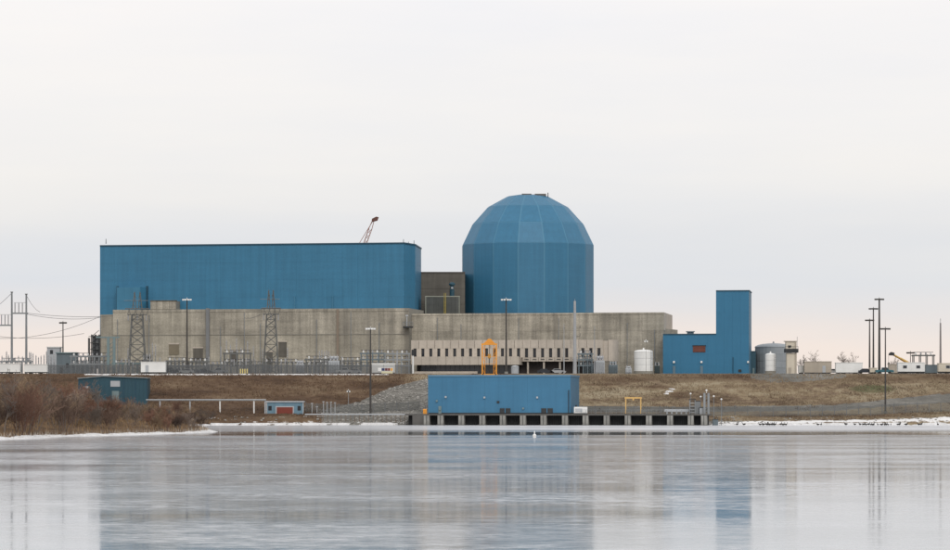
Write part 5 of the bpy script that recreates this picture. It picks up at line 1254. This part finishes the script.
def snow_edge():
    # lumpy frozen rim along the waterline
    rng = random.Random(5); m = MB()
    pts = []
    for (ax, ay), (bx, by) in zip(SHORE[2:-2], SHORE[3:-1]):
        L = math.hypot(bx-ax, by-ay); n = max(1, int(L/1.0))
        for k in range(n): pts.append((ax+(bx-ax)*k/n, ay+(by-ay)*k/n))
    prof = [(-1.6, -.05), (-1.1, .10), (-.3, .32), (.5, .42), (1.4, .36), (2.2, -.3)]
    vs = []; keep = []
    for i, (x, y) in enumerate(pts):
        q = pts[min(i+1, len(pts)-1)]; o = pts[max(i-1, 0)]
        dx, dy = q[0]-o[0], q[1]-o[1]; L = math.hypot(dx, dy) or 1; nx, ny = -dy/L, dx/L
        a = .8+.7*mnoise.noise(Vector((x*.11, y*.11, 0)))+rng.uniform(-.4, .4); a = max(.12, a)*(.68 if y < 720 else .35 if (y < 899 and x < 0) else .45 if x < 0 else .8)
        sh = mnoise.noise(Vector((x*.3, y*.3, 4)))*.9
        for d, h in prof: vs.append((x+nx*(d*a+sh), y+ny*(d*a+sh), (h*a if h > 0 else h)+(ground(x+nx*d, y+ny*d)*.5 if d > .4 else 0)))
    k = len(prof); fs = []
    for i in range(len(pts)-1):
        x, y = pts[i]
        if -22 < x < 63 and y > 880: continue
        for j in range(k-1): fs.append((i*k+j, (i+1)*k+j, (i+1)*k+j+1, i*k+j+1))
    m.add(vs, fs); tag(m.build('shore_snow', SNOW, smooth=True), 'rim of old snow and ice along the waterline', 'snow', kind='stuff')
    # two slabs of old snow on the right slope
    for i, (px, py, wd, lab) in enumerate(((672, 389, 2.2, 'upper of two small snow patches on the brown slope'), (669, 391.5, 3.0, 'middle of three small snow patches on the brown slope'), (666.5, 394, 1.6, 'lowest small snow patch on the brown slope'))):
        zt = CAMZ+(HZ-py)*.277; y = 915
        for _ in range(200):
            if ground(X(px, y), y) >= zt: break
            y += .2
        x = X(px, y); n = 9; b = MB(); ring = []
        for k in range(n):
            a = 2*math.pi*k/n; r = rng.uniform(.7, 1.15); xx, yy = x+wd*.5*r*math.cos(a), y+.5*r*math.sin(a); ring.append((xx, yy, ground(xx, yy)+.03))
        top = [(x+(p[0]-x)*.7, y+(p[1]-y)*.7, ground(x+(p[0]-x)*.7, y+(p[1]-y)*.7)+.10) for p in ring]
        b.add(ring+top, [(k, (k+1) % n, n+(k+1) % n, n+k) for k in range(n)]+[tuple(range(n, 2*n))])
        tag(b.build('snow_patch', SNOW), ('upper', 'middle', 'lowest')[i]+' of three small snow patches on the brown slope', 'snow patch', 'snow patches on the slope')
snow_edge()

def grass(name, m, P, hmin, hmax, wmin, wmax, label, seed):
    rng = np.random.default_rng(seed)
    xs, ys = P[:, 0], P[:, 1]; hs = height(xs, ys); n = len(xs)
    a = rng.uniform(0, math.pi, n); H = rng.uniform(hmin, hmax, n); W = rng.uniform(wmin, wmax, n)
    lx, ly = rng.normal(0, .25, n)*H, rng.normal(0, .25, n)*H
    V = np.empty((n, 3, 3)); c, s = np.cos(a)*W/2, np.sin(a)*W/2
    V[:, 0] = np.stack([xs-c, ys-s, hs-.05], 1); V[:, 1] = np.stack([xs+c, ys+s, hs-.05], 1); V[:, 2] = np.stack([xs+lx, ys+ly, hs+H], 1)
    me = bpy.data.meshes.new(name); me.vertices.add(n*3); me.vertices.foreach_set('co', V.ravel())
    me.loops.add(n*3); me.loops.foreach_set('vertex_index', np.arange(n*3, dtype=np.int32))
    me.polygons.add(n); me.polygons.foreach_set('loop_start', np.arange(0, n*3, 3, dtype=np.int32)); me.update(calc_edges=True)
    me.materials.append(m); ob = bpy.data.objects.new(name, me); COL.objects.link(ob); tag(ob, label, 'grass', kind='stuff')
rg = np.random.default_rng(4)
def region(n, x0, x1, y0, y1, f):
    xs, ys = rg.uniform(x0, x1, n), rg.uniform(y0, y1, n); k = f(xs, ys); return np.stack([xs[k], ys[k]], 1)
clump = lambda xs, ys: (wob(xs, ys, 1.7, 4)+wob(xs, ys, 5.1, 2)) > rg.uniform(-1.2, .7, len(xs))
grass('shore_grass', DRYG, region(60000, -125, -50, 505, 900, lambda x, y: (signed(x, y) > .6) & clump(x, y)), .35, 1.3, .05, .16, 'dry tan grass under the shrubs on the left shore', 1)
rl = np.interp
grass('frosted_reeds', FROST, region(40000, -125, -50, 505, 720, lambda x, y: (np.abs(signed(x, y)-.9) < 1.2)), .25, .95, .04, .12, 'pale frosted reeds along the waterline of the left shore', 7)
grass('right_bank_grass', DRYT, region(60000, 28, 160, 900, 951, lambda x, y: (signed(x, y) > 5) & clump(x, y) & ((height(x, y) > rl(x, [20, 65, 100, 128, 170], [6.0, 5.0, 5.4, 8.6, 11])) | (height(x, y) < rl(x, [20, 65, 100, 128, 170], [3.4, 2.5, 2.6, 3.4, 4.6])))), .12, .42, .12, .4, 'dry tan grass tufts on the right bank', 2)
grass('left_bank_grass', DRYD, region(60000, -150, -14, 870, 951, lambda x, y: (signed(x, y) > 3) & clump(x, y) & ~((x > -42) & (height(x, y) < rl(x, [-42, -32, -24, -12], [4.0, 6.4, 10.3, 13.4])))), .12, .45, .12, .4, 'dark brown grass tufts on the left bank', 3)

weed = lambda xs, ys: (wob(xs, ys, 2.3, 9)+wob(xs, ys, 7.0, 6)) > .55
grass('bank_weeds', mat('dead_weeds', (.105, .068, .045), .9, .35, (.2, .2, .2), fine=.2), region(70000, -150, 165, 904, 950, lambda x, y: (signed(x, y) > 4) & weed(x, y) & ~((x > -42) & (x < 30) & (height(x, y) < rl(x, [-42, -32, -24, -12], [4.0, 6.4, 10.3, 13.4])))), .25, .75, .06, .2, 'dark dead weeds in clumps on both banks', 12)
# ================================================================== BARE SHRUBS AND TREES
def shrub_data(seed, H, nst, spread, tree=False):
    rng = random.Random(seed); stems, twigs = [], []
    def grow(p, d, L, r, lev):
        n = 3 if lev < 2 else 2; prev = p; dirn = d.copy()
        for i in range(n):
            dirn = (dirn+Vector((rng.gauss(0, .13), rng.gauss(0, .13), rng.gauss(.05, .08)))).normalized()
            q = prev+dirn*(L/n); r0 = r*(1-.28*i/n); r1 = r*(1-.28*(i+1)/n)
            (stems if lev < 1 else twigs).append((prev, q, r0, r1))
            if lev < 4:
                for _ in range((2 if lev < 2 else 2) if i > 0 or lev > 0 else (0 if tree else 1)):
                    ax = Vector((rng.gauss(0, 1), rng.gauss(0, 1), rng.gauss(.25, .5))).normalized()
                    nd = (dirn*.75+ax*.65).normalized()
                    if lev < 3 or rng.random() < .75: grow(q, nd, L*rng.uniform(.42, .62), r1*.55, lev+1)
            prev = q
    for k in range(nst):
        a = rng.uniform(0, 6.28); t = rng.uniform(.05, spread)
        p = Vector((math.cos(a)*t*.8, math.sin(a)*t*.8, -.2))
        stems.append((Vector((0, 0, -.35)), p+Vector((0, 0, .02)), .06, .05))
        grow(p, Vector((math.cos(a)*t*.6, math.sin(a)*t*.6, 1)).normalized(), H*rng.uniform(.45, .68), (.11 if tree else .055)*H/5, 0 if tree else 1 if k % 2 else 0)
    return stems, twigs
def seg_mesh(name, segs, m, mn):
    V = []; Fs = []
    for a, b, r0, r1 in segs:
        d = (b-a).normalized(); u = d.cross(Vector((.3, .9, .1))).normalized(); q = d.cross(u); o = len(V)
        r0 = max(r0, mn); r1 = max(r1, mn*.75)
        for c, r in ((a, r0), (b, r1)):
            for i in range(3):
                t = 2.0944*i; V.append(c+u*(r*math.cos(t))+q*(r*math.sin(t)))
        Fs += [(o, o+1, o+4, o+3), (o+1, o+2, o+5, o+4), (o+2, o, o+3, o+5)]
    me = bpy.data.meshes.new(name); me.from_pydata([tuple(v) for v in V], [], Fs); me.materials.append(m); return me
VAR = []
for sd_ in range(5):
    st, tw = shrub_data(sd_+20, 5.0, 7, .9)
    tm = [mat('red_brown_twigs', (.19, .10, .068), .9, .3, (.3, .3, .3), rnd=.35), mat('grey_brown_twigs', (.17, .135, .112), .9, .3, (.3, .3, .3), rnd=.35), mat('dark_brown_twigs', (.095, .064, .05), .9, .3, (.3, .3, .3), rnd=.3), mat('tan_twigs', (.26, .185, .12), .9, .3, (.3, .3, .3), rnd=.3), BARK][sd_]
    VAR.append((seg_mesh('stem', st, BARKG, .03), seg_mesh('twigs', tw, tm, .015)))
TREEV = []
for sd_ in range(3):
    st, tw = shrub_data(sd_+50, 7.0, 1, .2, True)
    TREEV.append((seg_mesh('trunk', st, BARKG, .03), seg_mesh('crown', tw, BARKG, .024)))
def plant(name, var, x, y, s, sz, label, cat, group, parts, rng, z=None):
    t = thing(name, label, cat, (x, y, (ground(x, y) if z is None else z)), group, rz=rng.uniform(0, 6.28))
    t.scale = (s, s, sz)
    for nm, me in zip(parts, var):
        o = bpy.data.objects.new(nm, me); COL.objects.link(o); o.parent = t
def shrubs():
    rng = random.Random(11); n = 0; pts = []
    while n < 150:
        px = rng.uniform(-14, 150) if rng.random() < .8 else rng.uniform(-14, 100)
        Y = rng.uniform(540, 880); x = X(px, Y)
        d = float(signed(np.array([x]), np.array([Y]))[0])
        if d < 2.2: continue
        top = np.interp(px, [-14, 0, 40, 78, 84, 100, 125, 150], [372, 375, 378, 384, 394, 398, 400, 406])
        g = ground(x, Y); hmax = CAMZ+(HZ-top)*Y/F-g
        if hmax < 1.2: continue
        h = min(hmax*rng.uniform(.62, 1.05), rng.uniform(4.5, 8.5))
        s = h/5.2*rng.uniform(.85, 1.15)
        plant('bare_shrub', VAR[n % 5], x, Y, s, h/5.2, ('leafless brown shrub in the thicket at the far left of the shore' if px < 60 else 'leafless brown shrub in the thicket in front of the blue shed' if px < 118 else 'leafless brown shrub in the thicket right of the blue shed door'), 'shrub', 'bare shrubs on the left shore', ('stem', 'twigs'), rng); n += 1
    k = 0
    while k < 46:
        px = rng.uniform(150, 218); Y = rng.uniform(650, 760); x = X(px, Y); d = float(signed(np.array([x]), np.array([Y]))[0])
        if d < 1.0 and rng.random() < .97: 
            Y = rng.uniform(860, 900); x = X(px, Y); d = float(signed(np.array([x]), np.array([Y]))[0])
        if d < 1.0: continue
        h = rng.uniform(1.6, 4.2)
        plant('low_shrub', VAR[k % 5], x, Y, h/4.6, h/5.2, 'low leafless shrub on the point at the end of the left shore', 'shrub', 'low shrubs on the shore point', ('stem', 'twigs'), rng); k += 1
    for i, (px, Y, h, lab) in enumerate(((99, 640, 9.5, 'slender bare tree rising just in front of the blue shed'), (147, 700, 6.6, 'slender bare tree right of the blue shed'), (20, 600, 10.2, 'slender bare tree standing above the thicket at far left'), (131, 690, 5.6, 'small bare sapling before the right half of the blue shed'), (5, 565, 8.6, 'bare tree nearest the left edge of the picture'), (38, 610, 9.0, 'bare tree rising between the two white trailers at left'), (56, 640, 9.2, 'bare tree rising under the relay house at left'), (72, 650, 8.4, 'bare tree rising just left of the blue shed'), (115, 690, 6.0, 'bare tree before the light panel of the blue shed'), (170, 690, 4.2, 'small bare tree on the shore point below the pipe bridge'))):
        x = X(px, Y); plant('bare_tree', TREEV[i % 3], x, Y, h/9, h/8.0, lab, 'tree', 'bare trees on the left shore', ('trunk', 'crown'), rng)
    for i, px in enumerate((800, 809, 817, 845, 850, 857, 893)):
        Y = rng.uniform(1150, 1260); x = X(px, Y); h = rng.uniform(7.5, 11)
        plant('far_tree', TREEV[i % 3], x, Y, h/8, h/8, 'faint bare tree behind the trailers on the right', 'tree', 'far bare trees behind the trailers', ('trunk', 'crown'), rng, z=GZ)
shrubs()

# ================================================================== BIRDS AND BUOY
def birds():
    rng = random.Random(9)
    prof = [(-.42, .30, .03), (-.25, .30, .12), (0, .28, .19), (.22, .30, .17), (.36, .40, .09)]
    m = MB(); n = 7; vs = []
    for x, z, r in prof:
        for i in range(n): a = 2*math.pi*i/n; vs.append((x, r*math.cos(a)*.85, z+r*math.sin(a)))
    fs = [(j*n+i, j*n+(i+1) % n, (j+1)*n+(i+1) % n, (j+1)*n+i) for j in range(4) for i in range(n)]+[tuple(range(n)), tuple(4*n+i for i in range(n))[::-1]]
    m.add(vs, fs); m.tube((.32, 0, .4), (.42, 0, .72), .06, .045, 5); m.tube((.38, 0, .74), (.58, 0, .70), .07, .02, 5)
    for s in (-1, 1): m.tube((0, .07*s, 0), (0, .07*s, .16), .02, None, 4)
    me = bpy.data.meshes.new('goose'); me.from_pydata(m.v, [], m.f); me.materials.append(FEATH)
    spots = [rng.gauss(772, 9) for _ in range(17)]+[rng.uniform(852, 880) for _ in range(11)]+[rng.uniform(880, 902) for _ in range(11)]+[818, 821, 846, 906, 919, 921, 938, 737, 744]
    for px in spots:
        Y = rng.uniform(880, 893); x = X(px, Y)
        o = bpy.data.objects.new('goose', me); COL.objects.link(o); o.location = (x, Y, .0); o.rotation_euler = (0, 0, rng.uniform(0, 6.28)); s = rng.uniform(.9, 1.3); o.scale = (s, s, s)
        tag(o, ('small dark goose in the dense flock on the ice right of the deck' if px < 805 else 'small dark goose in the loose flock on the ice near the low right pole' if 845 < px < 907 else 'lone small dark goose on the ice between the flocks'), 'goose', 'geese on the ice')
    Y = 596; x = X(534.5, Y)
    t = thing('white_buoy', 'small white marker buoy on the ice in front of the pumphouse', 'buoy', (x, Y, 0))
    MB().lathe(x, Y, [(.05, -.2), (.32, 0), (.34, .25), (.2, .42)], 10).build('float', WHITE, t); MB().lathe(x, Y, [(.12, .4), (.1, .95), (.03, 1.0)], 8).build('marker', WHITE, t)
birds()
